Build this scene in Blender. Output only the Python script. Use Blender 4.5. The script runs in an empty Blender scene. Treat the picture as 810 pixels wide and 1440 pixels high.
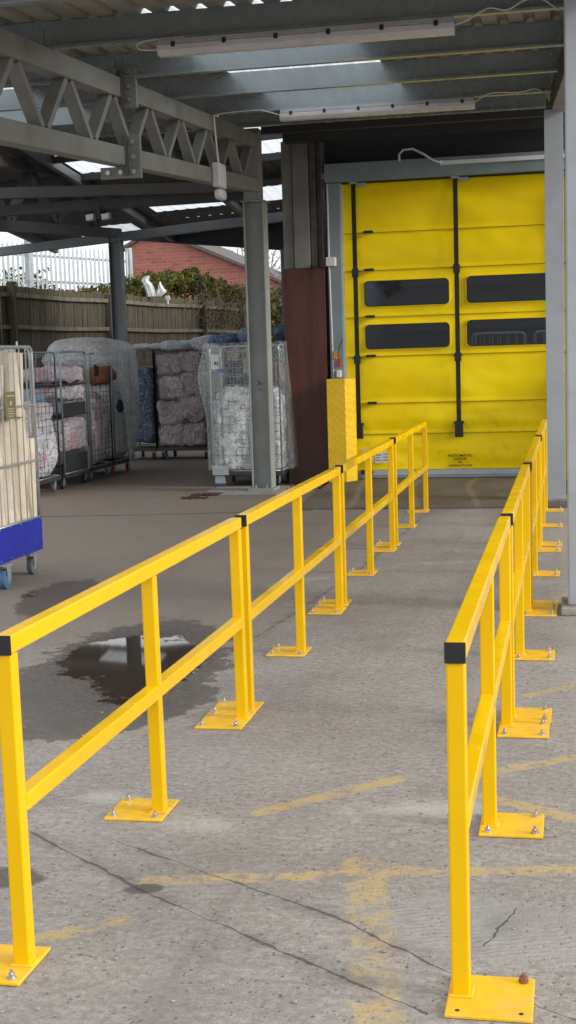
import bpy, math, random
from mathutils import Vector, Matrix, noise
random.seed(7)
sc = bpy.context.scene
col = sc.collection
PI = math.pi
RD = math.radians

# ------------------------------------------------------------------ materials
def nm(name):
    m = bpy.data.materials.new(name); m.use_nodes = True
    nt = m.node_tree; nt.nodes.clear()
    out = nt.nodes.new('ShaderNodeOutputMaterial')
    return m, nt, out
class NT:
    def __init__(s, nt): s.nt = nt
    def n(s, t, **kw):
        nd = s.nt.nodes.new(t)
        for k, v in kw.items(): setattr(nd, k, v)
        return nd
    def l(s, a, b): s.nt.links.new(a, b)
    def setin(s, sock, v):
        if isinstance(v, (int, float)): sock.default_value = v
        elif isinstance(v, (tuple, list)):
            sock.default_value = tuple(v) + ((1,) if (len(v) == 3 and sock.type == 'RGBA') else ())
        else: s.l(v, sock)
    def math(s, op, a, b=None, c=None, clamp=False):
        nd = s.n('ShaderNodeMath', operation=op, use_clamp=clamp)
        s.setin(nd.inputs[0], a)
        if b is not None: s.setin(nd.inputs[1], b)
        if c is not None: s.setin(nd.inputs[2], c)
        return nd.outputs[0]
    def vmath(s, op, a, b=None, scale=None):
        nd = s.n('ShaderNodeVectorMath', operation=op)
        s.setin(nd.inputs[0], a)
        if b is not None: s.setin(nd.inputs[1], b)
        if scale is not None: s.setin(nd.inputs[3], scale)
        return nd.outputs['Value'] if op in ('LENGTH', 'DOT_PRODUCT') else nd.outputs[0]
    def mix(s, fac, a, b, mode='MIX'):
        nd = s.n('ShaderNodeMix', data_type='RGBA', blend_type=mode)
        s.setin(nd.inputs[0], fac); s.setin(nd.inputs[6], a); s.setin(nd.inputs[7], b)
        return nd.outputs[2]
    def noise(s, vec, scale, detail=4, rough=.55, dist=0):
        nd = s.n('ShaderNodeTexNoise')
        if vec is not None: s.l(vec, nd.inputs['Vector'])
        nd.inputs['Scale'].default_value = scale; nd.inputs['Detail'].default_value = detail
        nd.inputs['Roughness'].default_value = rough; nd.inputs['Distortion'].default_value = dist
        return nd
    def ramp(s, v, lo, hi, a=0., b=1., smooth=True):
        nd = s.n('ShaderNodeMapRange', interpolation_type='SMOOTHSTEP' if smooth else 'LINEAR')
        s.setin(nd.inputs[0], v); s.setin(nd.inputs[1], lo); s.setin(nd.inputs[2], hi)
        s.setin(nd.inputs[3], a); s.setin(nd.inputs[4], b)
        return nd.outputs[0]
    def bump(s, h, strength=.3, dist=.01, normal=None):
        nd = s.n('ShaderNodeBump'); s.l(h, nd.inputs['Height'])
        nd.inputs['Strength'].default_value = strength; nd.inputs['Distance'].default_value = dist
        if normal is not None: s.l(normal, nd.inputs['Normal'])
        return nd.outputs[0]

def pbr(name, color, rough=.5, metal=0., vary=.12, vscale=3., bump=0., bscale=60., dirt=None, dirt_amt=.0, dscale=2.5, spec=.5, coat=0.):
    """painted or bare surface with uneven tone, roughness and a little grime"""
    m, nt, out = nm(name); N = NT(nt)
    geo = N.n('ShaderNodeNewGeometry')
    P = geo.outputs['Position']
    b = N.n('ShaderNodeBsdfPrincipled')
    n1 = N.noise(P, vscale, 5, .6)
    hi = tuple(min(1, c*(1+vary)) for c in color); lo = tuple(c*(1-vary) for c in color)
    c = N.mix(N.ramp(n1.outputs[0], .3, .7), lo, hi)
    if dirt_amt:
        n2 = N.noise(P, dscale, 6, .7)
        c = N.mix(N.math('MULTIPLY', N.ramp(n2.outputs[0], .45, .75), dirt_amt), c, dirt or (.08, .065, .05))
    N.l(c, b.inputs['Base Color'])
    n3 = N.noise(P, vscale*4, 3)
    N.l(N.ramp(n3.outputs[0], .25, .75, max(.02, rough-.09), min(1, rough+.09)), b.inputs['Roughness'])
    b.inputs['Metallic'].default_value = metal
    b.inputs['Specular IOR Level'].default_value = spec
    b.inputs['Coat Weight'].default_value = coat
    if bump:
        nb = N.noise(P, bscale, 3)
        N.l(N.bump(nb.outputs[0], bump, .004), b.inputs['Normal'])
    N.l(b.outputs[0], out.inputs[0])
    return m

M = {}
M['rail'] = pbr('rail_yellow', (.80, .475, .0), .22, vary=.04, vscale=1.5, dirt=(.60, .30, .0), dirt_amt=.12, dscale=2.5, spec=.32)
M['plate'] = pbr('plate_yellow', (.84, .48, .02), .42, spec=.3, vary=.08, vscale=12, bump=.15, bscale=60, dirt=(.48, .36, .18), dirt_amt=.55, dscale=10)
M['cap'] = pbr('black_plastic', (.012, .012, .013), .45)
M['bolt'] = pbr('zinc_bolt', (.55, .55, .56), .32, metal=.9)
M['rustbolt'] = pbr('rusty_bolt', (.25, .12, .06), .7, metal=.3)
M['steel_col'] = pbr('grey_steel_paint', (.265, .285, .27), .5, vary=.08, dirt=(.10, .09, .075), dirt_amt=.35, dscale=4)
M['steel_light'] = pbr('pale_grey_steel_paint', (.34, .365, .40), .45, vary=.05, dirt=(.2, .19, .17), dirt_amt=.2, dscale=5)
M['truss'] = pbr('truss_grey_paint', (.225, .228, .215), .5, vary=.08, dirt=(.07, .06, .05), dirt_amt=.35)
M['truss_dark'] = pbr('dark_truss_paint', (.085, .083, .080), .55, vary=.1)
M['beam_dark'] = pbr('dark_beam_paint', (.032, .034, .038), .5, vary=.1)
M['beam_mid'] = pbr('mid_beam_paint', (.17, .19, .21), .45, vary=.1)
M['rafter'] = pbr('brown_rafter', (.07, .06, .055), .55, vary=.15)
M['rafter_pale'] = pbr('pale_rafter', (.28, .26, .24), .55, vary=.15)
M['purlin'] = pbr('galvanised_purlin', (.28, .325, .345), .25, metal=.35, vary=.05, vscale=2)
M['plate_dark'] = pbr('splice_steel', (.09, .09, .085), .5, metal=.2)
M['galv'] = pbr('galvanised', (.42, .46, .48), .38, metal=.6, vary=.12, vscale=14)
M['galv_blue'] = pbr('zinc_cage', (.27, .34, .37), .38, metal=.55, vary=.12, vscale=14)
M['wire_dark'] = pbr('dark_wire', (.07, .075, .08), .45, metal=.5)
M['dark_base'] = pbr('dark_cage_base', (.05, .055, .058), .55, metal=.3)
M['blue'] = pbr('cobalt_skirt', (.008, .020, .31), .42, vary=.06, dirt=(.05, .06, .2), dirt_amt=.3, dscale=8)
M['rubber'] = pbr('grey_rubber', (.09, .10, .11), .7)
M['rubber_blue'] = pbr('blue_rubber', (.05, .12, .22), .65)
M['rubber_red'] = pbr('red_rubber', (.28, .02, .015), .55)
M['rubber_black'] = pbr('black_rubber', (.018, .018, .02), .7)
M['white_pl'] = pbr('white_plastic', (.60, .61, .62), .4, vary=.05)
M['diffuser'] = pbr('lamp_diffuser', (.58, .57, .60), .25, vary=.06)
M['lampbody'] = pbr('lamp_body', (.40, .41, .46), .35, vary=.06)
M['frame_teal'] = pbr('door_frame_grey', (.20, .25, .26), .42, metal=.2, vary=.06, dirt=(.08, .08, .07), dirt_amt=.2)
M['sill'] = pbr('door_beam_aluminium', (.38, .42, .46), .4, metal=.3, vary=.08)
M['strap'] = pbr('black_webbing', (.012, .016, .011), .7)
M['rustred_plain'] = pbr('maroon_cladding', (.105, .028, .016), .5, vary=.35, vscale=9, bump=.4, bscale=40, dirt=(.022, .010, .009), dirt_amt=.8, dscale=7)
def streak_mat():
    m, nt, out = nm('maroon_panel_streaked'); N = NT(nt)
    P = N.n('ShaderNodeNewGeometry').outputs['Position']
    b = N.n('ShaderNodeBsdfPrincipled'); b.inputs['Roughness'].default_value = .5
    a = N.noise(N.vmath('MULTIPLY', P, (9, 9, .7)), 1., 5, .65); g = N.noise(P, 5, 5, .7)
    c = N.mix(N.ramp(a.outputs[0], .35, .65), (.060, .017, .011), (.105, .030, .018))
    c = N.mix(N.ramp(g.outputs[0], .60, .75, 0, .55), c, (.030, .014, .012))
    sz = N.n('ShaderNodeSeparateXYZ'); N.l(P, sz.inputs[0])
    c = N.mix(N.ramp(sz.outputs[2], 0, .5, .5, 0), c, (.05, .035, .028))
    N.l(c, b.inputs['Base Color']); N.l(b.outputs[0], out.inputs[0]); return m
M['rustred'] = streak_mat()
M['clad'] = pbr('grey_cladding', (.20, .20, .185), .55, vary=.12, dirt=(.04, .035, .03), dirt_amt=.5)
M['clad_dk'] = pbr('dark_cladding', (.012, .011, .014), .6, vary=.2)
M['clad_brown'] = pbr('brown_flashing', (.09, .075, .065), .55, vary=.3, vscale=9)
M['red'] = pbr('red_button', (.45, .01, .01), .35)
M['orange'] = pbr('orange_box', (.8, .38, .02), .45)
M['navy'] = pbr('navy_label', (.02, .05, .22), .5)
M['olive'] = pbr('olive_board', (.16, .14, .075), .6, vary=.1)
M['olive_grey'] = pbr('grey_green_board', (.17, .19, .15), .6)
M['ink'] = pbr('black_ink', (.012, .012, .012), .6)
M['inkblue'] = pbr('faded_blue_ink', (.12, .15, .25), .6)
M['paleink'] = pbr('pale_ink', (.45, .42, .3), .6)
M['card'] = pbr('buff_card', (.62, .53, .41), .8, vary=.10, vscale=3, bump=.1, bscale=30, dirt=(.33, .26, .18), dirt_amt=.5, dscale=4)
M['card_brown'] = pbr('brown_card', (.24, .16, .09), .8, vary=.12)
M['conc_pad'] = pbr('concrete_pad', (.28, .27, .25), .9, vary=.2, vscale=14, bump=.6, bscale=50)
M['retain'] = pbr('concrete_wall', (.16, .15, .13), .9, vary=.25, vscale=6, bump=.5, bscale=30)
M['debris'] = pbr('dark_leaves', (.055, .022, .015), .8, vary=.4, vscale=30)
M['leafbrown'] = pbr('dead_leaf', (.12, .075, .04), .85, vary=.3, vscale=20)
M['twig'] = pbr('twig', (.13, .10, .075), .9, vary=.25, vscale=10)
M['tilegrey'] = pbr('roof_verge', (.10, .085, .08), .8, vary=.3, vscale=12)
M['far_house'] = pbr('far_brick', (.20, .13, .11), .85, vary=.3, vscale=12)
M['inside'] = pbr('interior_dark', (.05, .055, .07), .7)

def cloth(name, cols, scale=3., bscale=9., bstr=.9, rough=.85):
    m, nt, out = nm(name); N = NT(nt)
    P = N.n('ShaderNodeNewGeometry').outputs['Position']
    b = N.n('ShaderNodeBsdfPrincipled'); b.inputs['Roughness'].default_value = rough
    c = cols[0]
    for i, k in enumerate(cols[1:]):
        off = N.vmath('ADD', P, (i*7.3, i*3.1, i*5.7))
        nn = N.noise(off, scale*(1+.3*i), 3, .5, .6)
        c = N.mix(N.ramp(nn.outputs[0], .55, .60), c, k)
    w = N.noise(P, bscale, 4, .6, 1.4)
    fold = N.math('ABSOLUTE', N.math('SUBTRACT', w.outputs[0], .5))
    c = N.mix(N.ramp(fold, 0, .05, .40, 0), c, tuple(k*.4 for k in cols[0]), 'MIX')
    N.l(c, b.inputs['Base Color'])
    w2 = N.noise(P, bscale*2.6, 3, .6, 1.)
    h = N.math('ADD', N.math('MULTIPLY', N.ramp(fold, 0, .2), 1.), N.math('MULTIPLY', w2.outputs[0], .4))
    N.l(N.bump(h, bstr, .05), b.inputs['Normal'])
    N.l(b.outputs[0], out.inputs[0])
    return m
M['linen_white'] = cloth('white_linen', [(.80, .78, .82), (.68, .70, .80), (.78, .52, .58), (.74, .80, .82)])
M['linen_pink'] = cloth('pinkish_linen', [(.78, .68, .74), (.72, .48, .55), (.82, .78, .84)])
M['linen_mauve'] = cloth('mauve_linen_bags', [(.62, .52, .57), (.50, .40, .45), (.74, .68, .72)], 2.5)
M['linen_blue'] = cloth('blue_cloth', [(.18, .28, .46), (.28, .38, .56), (.09, .14, .27)], 5, 14)
M['linen_pale_blue'] = cloth('pale_blue_cloth', [(.34, .46, .66), (.46, .56, .72)], 8, 16)
M['linen_navy'] = cloth('navy_cloth', [(.03, .045, .09), (.06, .09, .17)], 4, 12)
M['linen_check'] = cloth('blue_dotted_linen', [(.16, .22, .36), (.45, .50, .62), (.04, .07, .16)], 22, 30, .5)
M['bag_white'] = cloth('white_bagged_linen', [(.88, .90, .92), (.78, .82, .87)], 4, 10, .8)
M['peach'] = cloth('peach_cloth', [(.62, .27, .14), (.55, .22, .12)], 4)
M['plastic_bag'] = cloth('white_carrier_bag', [(.92, .93, .95), (.85, .87, .9)], 6, 8, .5, .4)

def film(name, tint=(.75, .80, .84), alpha=.62, boost=.3):
    m, nt, out = nm(name); N = NT(nt)
    P = N.n('ShaderNodeNewGeometry').outputs['Position']
    d = N.n('ShaderNodeBsdfDiffuse'); d.inputs[0].default_value = (*tint, 1)
    t = N.n('ShaderNodeBsdfTranslucent'); t.inputs[0].default_value = (*tint, 1)
    g = N.n('ShaderNodeBsdfGlossy'); g.inputs['Roughness'].default_value = .18
    tr = N.n('ShaderNodeBsdfTransparent')
    w = N.noise(P, 4, 5, .6, 1.8)
    fold = N.math('ABSOLUTE', N.math('SUBTRACT', w.outputs[0], .5))
    bn = N.bump(N.ramp(fold, 0, .12), .8, .04)
    for q in (d, t, g): N.l(bn, q.inputs['Normal'])
    m1 = N.n('ShaderNodeMixShader'); m1.inputs[0].default_value = .35; N.l(d.outputs[0], m1.inputs[1]); N.l(t.outputs[0], m1.inputs[2])
    m2 = N.n('ShaderNodeMixShader'); m2.inputs[0].default_value = .12; N.l(m1.outputs[0], m2.inputs[1]); N.l(g.outputs[0], m2.inputs[2])
    m3 = N.n('ShaderNodeMixShader')
    N.l(N.ramp(fold, 0, .05, min(1, alpha+boost), alpha), m3.inputs[0]); N.l(tr.outputs[0], m3.inputs[1]); N.l(m2.outputs[0], m3.inputs[2])
    N.l(m3.outputs[0], out.inputs[0])
    return m
M['film'] = film('clouded_polythene', (.90, .93, .96), .60, .25)
M['film_thin'] = film('clear_polythene', (.78, .85, .88), .20, .10)
M['film_white'] = film('white_polythene', (.88, .90, .93), .93)

def glass_mat():
    m, nt, out = nm('tinted_vinyl_window'); N = NT(nt)
    P = N.n('ShaderNodeNewGeometry').outputs['Position']
    g = N.n('ShaderNodeBsdfGlossy'); g.inputs['Roughness'].default_value = .07
    w = N.noise(P, 2.2, 2, .5, .8)
    N.l(N.bump(w.outputs[0], .12, .03), g.inputs['Normal'])
    tr = N.n('ShaderNodeBsdfTransparent'); tr.inputs[0].default_value = (.42, .46, .62, 1)
    ms = N.n('ShaderNodeMixShader'); ms.inputs[0].default_value = .03
    N.l(tr.outputs[0], ms.inputs[1]); N.l(g.outputs[0], ms.inputs[2]); N.l(ms.outputs[0], out.inputs[0])
    return m
M['glass'] = glass_mat()

def rooflight_mat():
    m, nt, out = nm('translucent_rooflight'); N = NT(nt)
    P = N.n('ShaderNodeNewGeometry').outputs['Position']
    n = N.noise(P, 5, 4)
    t = N.n('ShaderNodeBsdfTranslucent'); N.l(N.mix(n.outputs[0], (.62, .66, .68), (.78, .80, .82)), t.inputs[0])
    d = N.n('ShaderNodeBsdfDiffuse'); d.inputs[0].default_value = (.5, .53, .54, 1)
    tr = N.n('ShaderNodeBsdfTransparent')
    ms = N.n('ShaderNodeMixShader'); ms.inputs[0].default_value = .15; N.l(t.outputs[0], ms.inputs[1]); N.l(d.outputs[0], ms.inputs[2])
    m2 = N.n('ShaderNodeMixShader'); m2.inputs[0].default_value = .22; N.l(ms.outputs[0], m2.inputs[1]); N.l(tr.outputs[0], m2.inputs[2])
    N.l(m2.outputs[0], out.inputs[0])
    return m
M['rooflight'] = rooflight_mat()
M['deck'] = pbr('roof_deck_liner', (.31, .30, .26), .6, vary=.12, vscale=2, dirt=(.14, .12, .09), dirt_amt=.4)
M['deck_dark'] = pbr('rear_deck_liner', (.11, .115, .12), .6, vary=.12, vscale=2)

def door_mat():
    m, nt, out = nm('yellow_door_fabric'); N = NT(nt)
    P = N.n('ShaderNodeNewGeometry').outputs['Position']
    b = N.n('ShaderNodeBsdfPrincipled'); b.inputs['Roughness'].default_value = .42; b.inputs['Specular IOR Level'].default_value = .2
    n1 = N.noise(P, .9, 4, .6); n2 = N.noise(P, 7, 5, .7)
    c = N.mix(N.ramp(n1.outputs[0], .3, .7), (.93, .66, .001), (.98, .74, .002))
    sz = N.n('ShaderNodeSeparateXYZ'); N.l(P, sz.inputs[0])
    c = N.mix(N.math('MULTIPLY', N.ramp(n2.outputs[0], .48, .75), N.ramp(sz.outputs[2], .2, 1.4, .38, .06)), c, (.42, .29, .03))
    N.l(c, b.inputs['Base Color'])
    mp = N.n('ShaderNodeMapping'); N.l(P, mp.inputs[0]); mp.inputs['Scale'].default_value = (.8, 1, 1.7); mp.inputs['Rotation'].default_value = (0, RD(24), 0)
    w = N.noise(mp.outputs[0], 1.1, 2, .45, .8)
    N.l(N.bump(w.outputs[0], .22, .08), b.inputs['Normal'])
    N.l(b.outputs[0], out.inputs[0])
    return m
M['door'] = door_mat()

def chequer_mat(name, base, rough=.4, metal=0.):
    m, nt, out = nm(name); N = NT(nt)
    P = N.n('ShaderNodeNewGeometry').outputs['Position']
    b = N.n('ShaderNodeBsdfPrincipled'); b.inputs['Roughness'].default_value = rough; b.inputs['Metallic'].default_value = metal
    sx = N.n('ShaderNodeSeparateXYZ'); N.l(P, sx.inputs[0])
    hh = N.math('ADD', sx.outputs[2], sx.outputs[1])
    def bars(sgn, ph):
        u = N.math('ADD', sx.outputs[0], N.math('MULTIPLY', hh, sgn)); v = N.math('SUBTRACT', sx.outputs[0], N.math('MULTIPLY', hh, sgn))
        a = N.math('SINE', N.math('MULTIPLY', u, 150)); c_ = N.math('SINE', N.math('ADD', N.math('MULTIPLY', v, 60), ph))
        return N.math('MULTIPLY', N.ramp(a, .3, .8), N.ramp(c_, .0, .4))
    h = N.math('MAXIMUM', bars(1, 0), bars(-1, 1.57))
    n1 = N.noise(P, 4, 4)
    c = N.mix(N.ramp(n1.outputs[0], .3, .7), tuple(k*.9 for k in base), base)
    c = N.mix(N.math('MULTIPLY', h, .16), c, tuple(k*.5 for k in base))
    N.l(c, b.inputs['Base Color']); N.l(N.bump(h, .6, .006), b.inputs['Normal'])
    N.l(b.outputs[0], out.inputs[0])
    return m
M['chequer'] = chequer_mat('yellow_chequer_plate', (.82, .50, .006))

def fence_mat():
    m, nt, out = nm('weathered_boards'); N = NT(nt)
    tc = N.n('ShaderNodeNewGeometry'); P = tc.outputs['Position']
    rnd = tc.outputs['Random Per Island']
    b = N.n('ShaderNodeBsdfPrincipled'); b.inputs['Roughness'].default_value = .9
    mp = N.n('ShaderNodeMapping'); N.l(P, mp.inputs[0]); mp.inputs['Scale'].default_value = (1, 1, .12)
    g = N.noise(mp.outputs[0], 16, 5, .65)
    c = N.mix(rnd, (.028, .021, .015), (.085, .064, .047))
    c = N.mix(N.ramp(g.outputs[0], .35, .7, 0, .6), c, (.17, .14, .11))
    sx = N.n('ShaderNodeSeparateXYZ'); N.l(P, sx.inputs[0])
    n2 = N.noise(P, 2.2, 4, .6)
    moss = N.math('MULTIPLY', N.ramp(n2.outputs[0], .42, .62), N.ramp(sx.outputs[2], 1.6, 3.1, .15, .75))
    c = N.mix(moss, c, (.085, .088, .035))
    N.l(c, b.inputs['Base Color']); N.l(N.bump(g.outputs[0], .6, .01), b.inputs['Normal'])
    N.l(b.outputs[0], out.inputs[0])
    return m
M['fence'] = fence_mat()
M['fence_rail'] = pbr('fence_rail_wood', (.155, .14, .095), .9, vary=.3, vscale=6, bump=.4)

def brick_mat():
    m, nt, out = nm('red_brick'); N = NT(nt)
    P = N.n('ShaderNodeNewGeometry').outputs['Position']
    sx = N.n('ShaderNodeSeparateXYZ'); N.l(P, sx.inputs[0])
    cx = N.n('ShaderNodeCombineXYZ'); N.l(sx.outputs[0], cx.inputs[0]); N.l(sx.outputs[2], cx.inputs[1])
    bt = N.n('ShaderNodeTexBrick'); N.l(cx.outputs[0], bt.inputs['Vector'])
    bt.inputs['Color1'].default_value = (.34, .115, .085, 1); bt.inputs['Color2'].default_value = (.19, .06, .05, 1)
    bt.inputs['Mortar'].default_value = (.33, .20, .16, 1); bt.inputs['Scale'].default_value = 1.
    bt.inputs['Brick Width'].default_value = .30; bt.inputs['Row Height'].default_value = .11; bt.inputs['Mortar Size'].default_value = .008
    bt.inputs['Bias'].default_value = -.35
    b = N.n('ShaderNodeBsdfPrincipled'); b.inputs['Roughness'].default_value = .9
    n = N.noise(P, .8, 4)
    N.l(N.mix(N.ramp(n.outputs[0], .3, .7, 0, .3), bt.outputs[0], (.33, .14, .11)), b.inputs['Base Color'])
    N.l(b.outputs[0], out.inputs[0]); return m
M['brick'] = brick_mat()

def leaf_mat(name, a, c_, d):
    m, nt, out = nm(name); N = NT(nt)
    geo = N.n('ShaderNodeNewGeometry'); r = geo.outputs['Random Per Island']
    b = N.n('ShaderNodeBsdfDiffuse'); t = N.n('ShaderNodeBsdfTranslucent')
    c = N.mix(N.ramp(r, 0, .6), a, c_); c = N.mix(N.ramp(r, .7, 1.), c, d)
    nn = N.noise(geo.outputs['Position'], 1.6, 3)
    c = N.mix(N.ramp(nn.outputs[0], .35, .65, .65, 0), c, tuple(k*.35 for k in a))
    N.l(c, b.inputs[0]); N.l(c, t.inputs[0])
    ms = N.n('ShaderNodeMixShader'); ms.inputs[0].default_value = .3
    N.l(b.outputs[0], ms.inputs[1]); N.l(t.outputs[0], ms.inputs[2]); N.l(ms.outputs[0], out.inputs[0]); return m
M['leaf'] = leaf_mat('hedge_leaves', (.055, .065, .022), (.16, .16, .045), (.34, .30, .09))
M['leaf_dk'] = leaf_mat('bush_leaves', (.045, .07, .03), (.12, .16, .06), (.22, .26, .10))

# ---- ground ------------------------------------------------------------
def ground_mat():
    m, nt, out = nm('yard_concrete'); N = NT(nt)
    P0 = N.n('ShaderNodeNewGeometry').outputs['Position']
    sx = N.n('ShaderNodeSeparateXYZ'); N.l(P0, sx.inputs[0]); X, Y = sx.outputs[0], sx.outputs[1]
    def warp(scale, amt, seed=0):
        n = N.noise(N.vmath('ADD', P0, (seed, seed*.7, 0)), scale, 5, .6)
        v = N.vmath('SCALE', N.vmath('SUBTRACT', n.outputs[1], (.5, .5, .5)), scale=amt)
        return N.vmath('MULTIPLY', N.vmath('ADD', P0, v), (1, 1, 0))
    Pw = warp(3.5, .16); Pf = warp(14, .05, 3)
    Pc = warp(5, .10, 9)
    def seg(Pv, a, b_):
        a = Vector((a[0], a[1], 0)); b_ = Vector((b_[0], b_[1], 0)); ba = b_-a
        pa = N.vmath('SUBTRACT', Pv, tuple(a))
        h = N.math('DIVIDE', N.vmath('DOT_PRODUCT', pa, tuple(ba)), ba.length_squared, clamp=True)
        return N.vmath('LENGTH', N.vmath('SUBTRACT', pa, N.vmath('SCALE', tuple(ba), scale=h)))
    def smin(l):
        r = l[0]
        for k in l[1:]: r = N.math('MINIMUM', r, k)
        return r
    def ell(Pv, cx, cy, rx, ry, ang):
        v = N.vmath('SUBTRACT', Pv, (cx, cy, 0))
        mp = N.n('ShaderNodeVectorRotate', rotation_type='Z_AXIS'); N.l(v, mp.inputs[0]); mp.inputs['Angle'].default_value = -ang
        return N.vmath('LENGTH', N.vmath('MULTIPLY', mp.outputs[0], (1/rx, 1/ry, 0)))
    # tones
    nL = N.noise(P0, .55, 5, .6); nM = N.noise(P0, 2.6, 6, .65); nS = N.noise(P0, 38, 5, .7); nT = N.noise(P0, 120, 2, .6)
    c = N.mix(N.ramp(nL.outputs[0], .32, .68), (.262, .232, .208), (.400, .366, .336))
    c = N.mix(N.ramp(nM.outputs[0], .35, .7, 0, .55), c, (.40, .372, .345))
    nB = N.noise(N.vmath('ADD', P0, (31, 7, 0)), 1.1, 7, .72, .4)
    c = N.mix(N.ramp(nB.outputs[0], .52, .72, 0, .42), c, (.135, .118, .102))
    c = N.mix(N.ramp(nB.outputs[0], .28, .42, .35, 0), c, (.40, .375, .345))
    c = N.mix(N.ramp(nS.outputs[0], .35, .65, .46, 0), c, (.12, .106, .092))
    c = N.mix(N.ramp(nT.outputs[0], .56, .70, 0, .35), c, (.42, .40, .37))
    nG0 = N.noise(N.vmath('MULTIPLY', P0, (14, 34, 1)), 1., 4, .65)
    c = N.mix(N.ramp(nG0.outputs[0], .40, .56, .30, 0), c, (.150, .132, .118))
    # exposed aggregate pits
    vo = N.n('ShaderNodeTexVoronoi'); N.l(warp(20, .03, 5), vo.inputs['Vector']); vo.inputs['Scale'].default_value = 60; vo.inputs['Randomness'].default_value = 1.
    vc = N.n('ShaderNodeSeparateColor'); N.l(vo.outputs['Color'], vc.inputs[0])
    nP_ = N.noise(P0, 3.2, 3, .6)
    pit = N.math('MULTIPLY', N.ramp(vo.outputs['Distance'], .10, N.math('ADD', .12, N.math('MULTIPLY', vc.outputs[2], .34)), 1, 0), N.ramp(N.math('ADD', vc.outputs[0], N.math('MULTIPLY', nP_.outputs[0], .5)), .86, 1.0))
    vo2 = N.n('ShaderNodeTexVoronoi'); N.l(warp(60, .012, 8), vo2.inputs['Vector']); vo2.inputs['Scale'].default_value = 170
    vc2 = N.n('ShaderNodeSeparateColor'); N.l(vo2.outputs['Color'], vc2.inputs[0])
    grit = N.math('MULTIPLY', N.ramp(vo2.outputs['Distance'], .15, .5, 1, 0), N.ramp(vc2.outputs[0], .55, .7))
    c = N.mix(N.math('MULTIPLY', grit, .40), c, (.11, .10, .09))
    grit2 = N.math('MULTIPLY', N.ramp(vo2.outputs['Distance'], .15, .5, 1, 0), N.ramp(vc2.outputs[1], .75, .85))
    c = N.mix(N.math('MULTIPLY', grit2, .35), c, (.48, .46, .43))
    c = N.mix(N.math('MULTIPLY', pit, .62), c, (.06, .052, .045))
    stone = N.math('MULTIPLY', N.ramp(vo.outputs['Distance'], .12, .25, 1, 0), N.ramp(vc.outputs[1], .90, .94))
    c = N.mix(N.math('MULTIPLY', stone, .6), c, (.55, .53, .5))
    # brown floor left beyond the joint, with shade under the roof painted in
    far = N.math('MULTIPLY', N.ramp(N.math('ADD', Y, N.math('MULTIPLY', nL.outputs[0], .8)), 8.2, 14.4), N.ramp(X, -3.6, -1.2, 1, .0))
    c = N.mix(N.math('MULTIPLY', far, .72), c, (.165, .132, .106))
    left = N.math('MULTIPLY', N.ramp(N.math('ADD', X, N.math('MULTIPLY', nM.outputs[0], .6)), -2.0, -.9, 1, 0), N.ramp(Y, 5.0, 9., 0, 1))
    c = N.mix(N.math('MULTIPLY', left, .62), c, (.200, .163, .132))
    # pale chalky rings and patches
    pale = smin([seg(Pw, (-2.1, 9.3), (-1.3, 10.3)), seg(Pw, (-1.3, 10.3), (-.3, 10.6)), seg(Pw, (-1.75, 4.7), (-1.25, 4.45)), seg(Pw, (-.75, 4.65), (-.35, 4.75))])
    c = N.mix(N.math('MULTIPLY', N.ramp(pale, 0, .14, .5, 0), N.ramp(nM.outputs[0], .35, .6)), c, (.5, .48, .45))
    dust = N.math('MULTIPLY', N.ramp(X, -.15, .1), N.ramp(Y, 5, 8.4, 0, .35))
    c = N.mix(dust, c, (.40, .37, .33))
    nTk = N.noise(N.vmath('MULTIPLY', P0, (3.2, .45, 1)), 1., 5, .6)
    trk = smin([seg(Pw, (-1.05, 2.5), (-1.0, 13.5)), seg(Pw, (-.55, 5.5), (-.75, 13.8))])
    c = N.mix(N.math('MULTIPLY', N.ramp(trk, .02, .20, .34, 0), N.ramp(nTk.outputs[0], .42, .62)), c, (.15, .13, .115))
    blot = N.noise(N.vmath('ADD', P0, (3, 50, 0)), 4.5, 5, .7)
    c = N.mix(N.ramp(blot.outputs[0], .64, .74, 0, .45), c, (.12, .105, .09))
    # smoother trowelled slab lower right with brush lines
    sl = N.math('MULTIPLY', N.ramp(seg(Pf, (-.35, 3.75), (.5, 3.6)), .16, .24, 1, 0), 1.)
    c = N.mix(N.math('MULTIPLY', sl, .55), c, (.30, .285, .268))
    wv = N.n('ShaderNodeTexWave'); mpw = N.n('ShaderNodeMapping'); N.l(P0, mpw.inputs[0]); mpw.inputs['Rotation'].default_value = (0, 0, RD(72)); N.l(mpw.outputs[0], wv.inputs[0])
    wv.inputs['Scale'].default_value = 13; wv.inputs['Distortion'].default_value = 7; wv.inputs['Detail'].default_value = 3
    brush = N.math('MULTIPLY', N.math('MULTIPLY', sl, wv.outputs['Fac']), N.ramp(nM.outputs[0], .40, .6))
    # worn yellow markings
    y1 = smin([seg(Pf, (-1.10, 4.60), (-.66, 5.03)), seg(Pf, (-.42, 5.08), (.10, 5.45)), seg(Pf, (-.42, 4.92), (.4, 4.42)),
               seg(Pf, (.1, 9.4), (-.1, 8.9))])
    y2 = smin([seg(Pf, (-1.3, 3.93), (-.85, 4.02)), seg(Pf, (-.85, 4.02), (-.50, 4.12)), seg(Pf, (-.48, 4.10), (.5, 4.28)), seg(Pf, (-1.48, 3.48), (-1.3, 3.63)),
               seg(Pf, (-.1, 3.13), (.5, 3.22)), seg(Pf, (-.2, 6.35), (.3, 6.9))])
    band = smin([seg(Pf, (-.66, 4.15), (-.60, 3.85)), seg(Pf, (-.60, 3.85), (-.44, 3.0))])
    ne = N.noise(P0, 9, 6, .75); ne2 = N.noise(P0, 45, 4, .7)
    er = N.math('ADD', N.math('MULTIPLY', ne.outputs[0], .7), N.math('MULTIPLY', ne2.outputs[0], .3))
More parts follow.
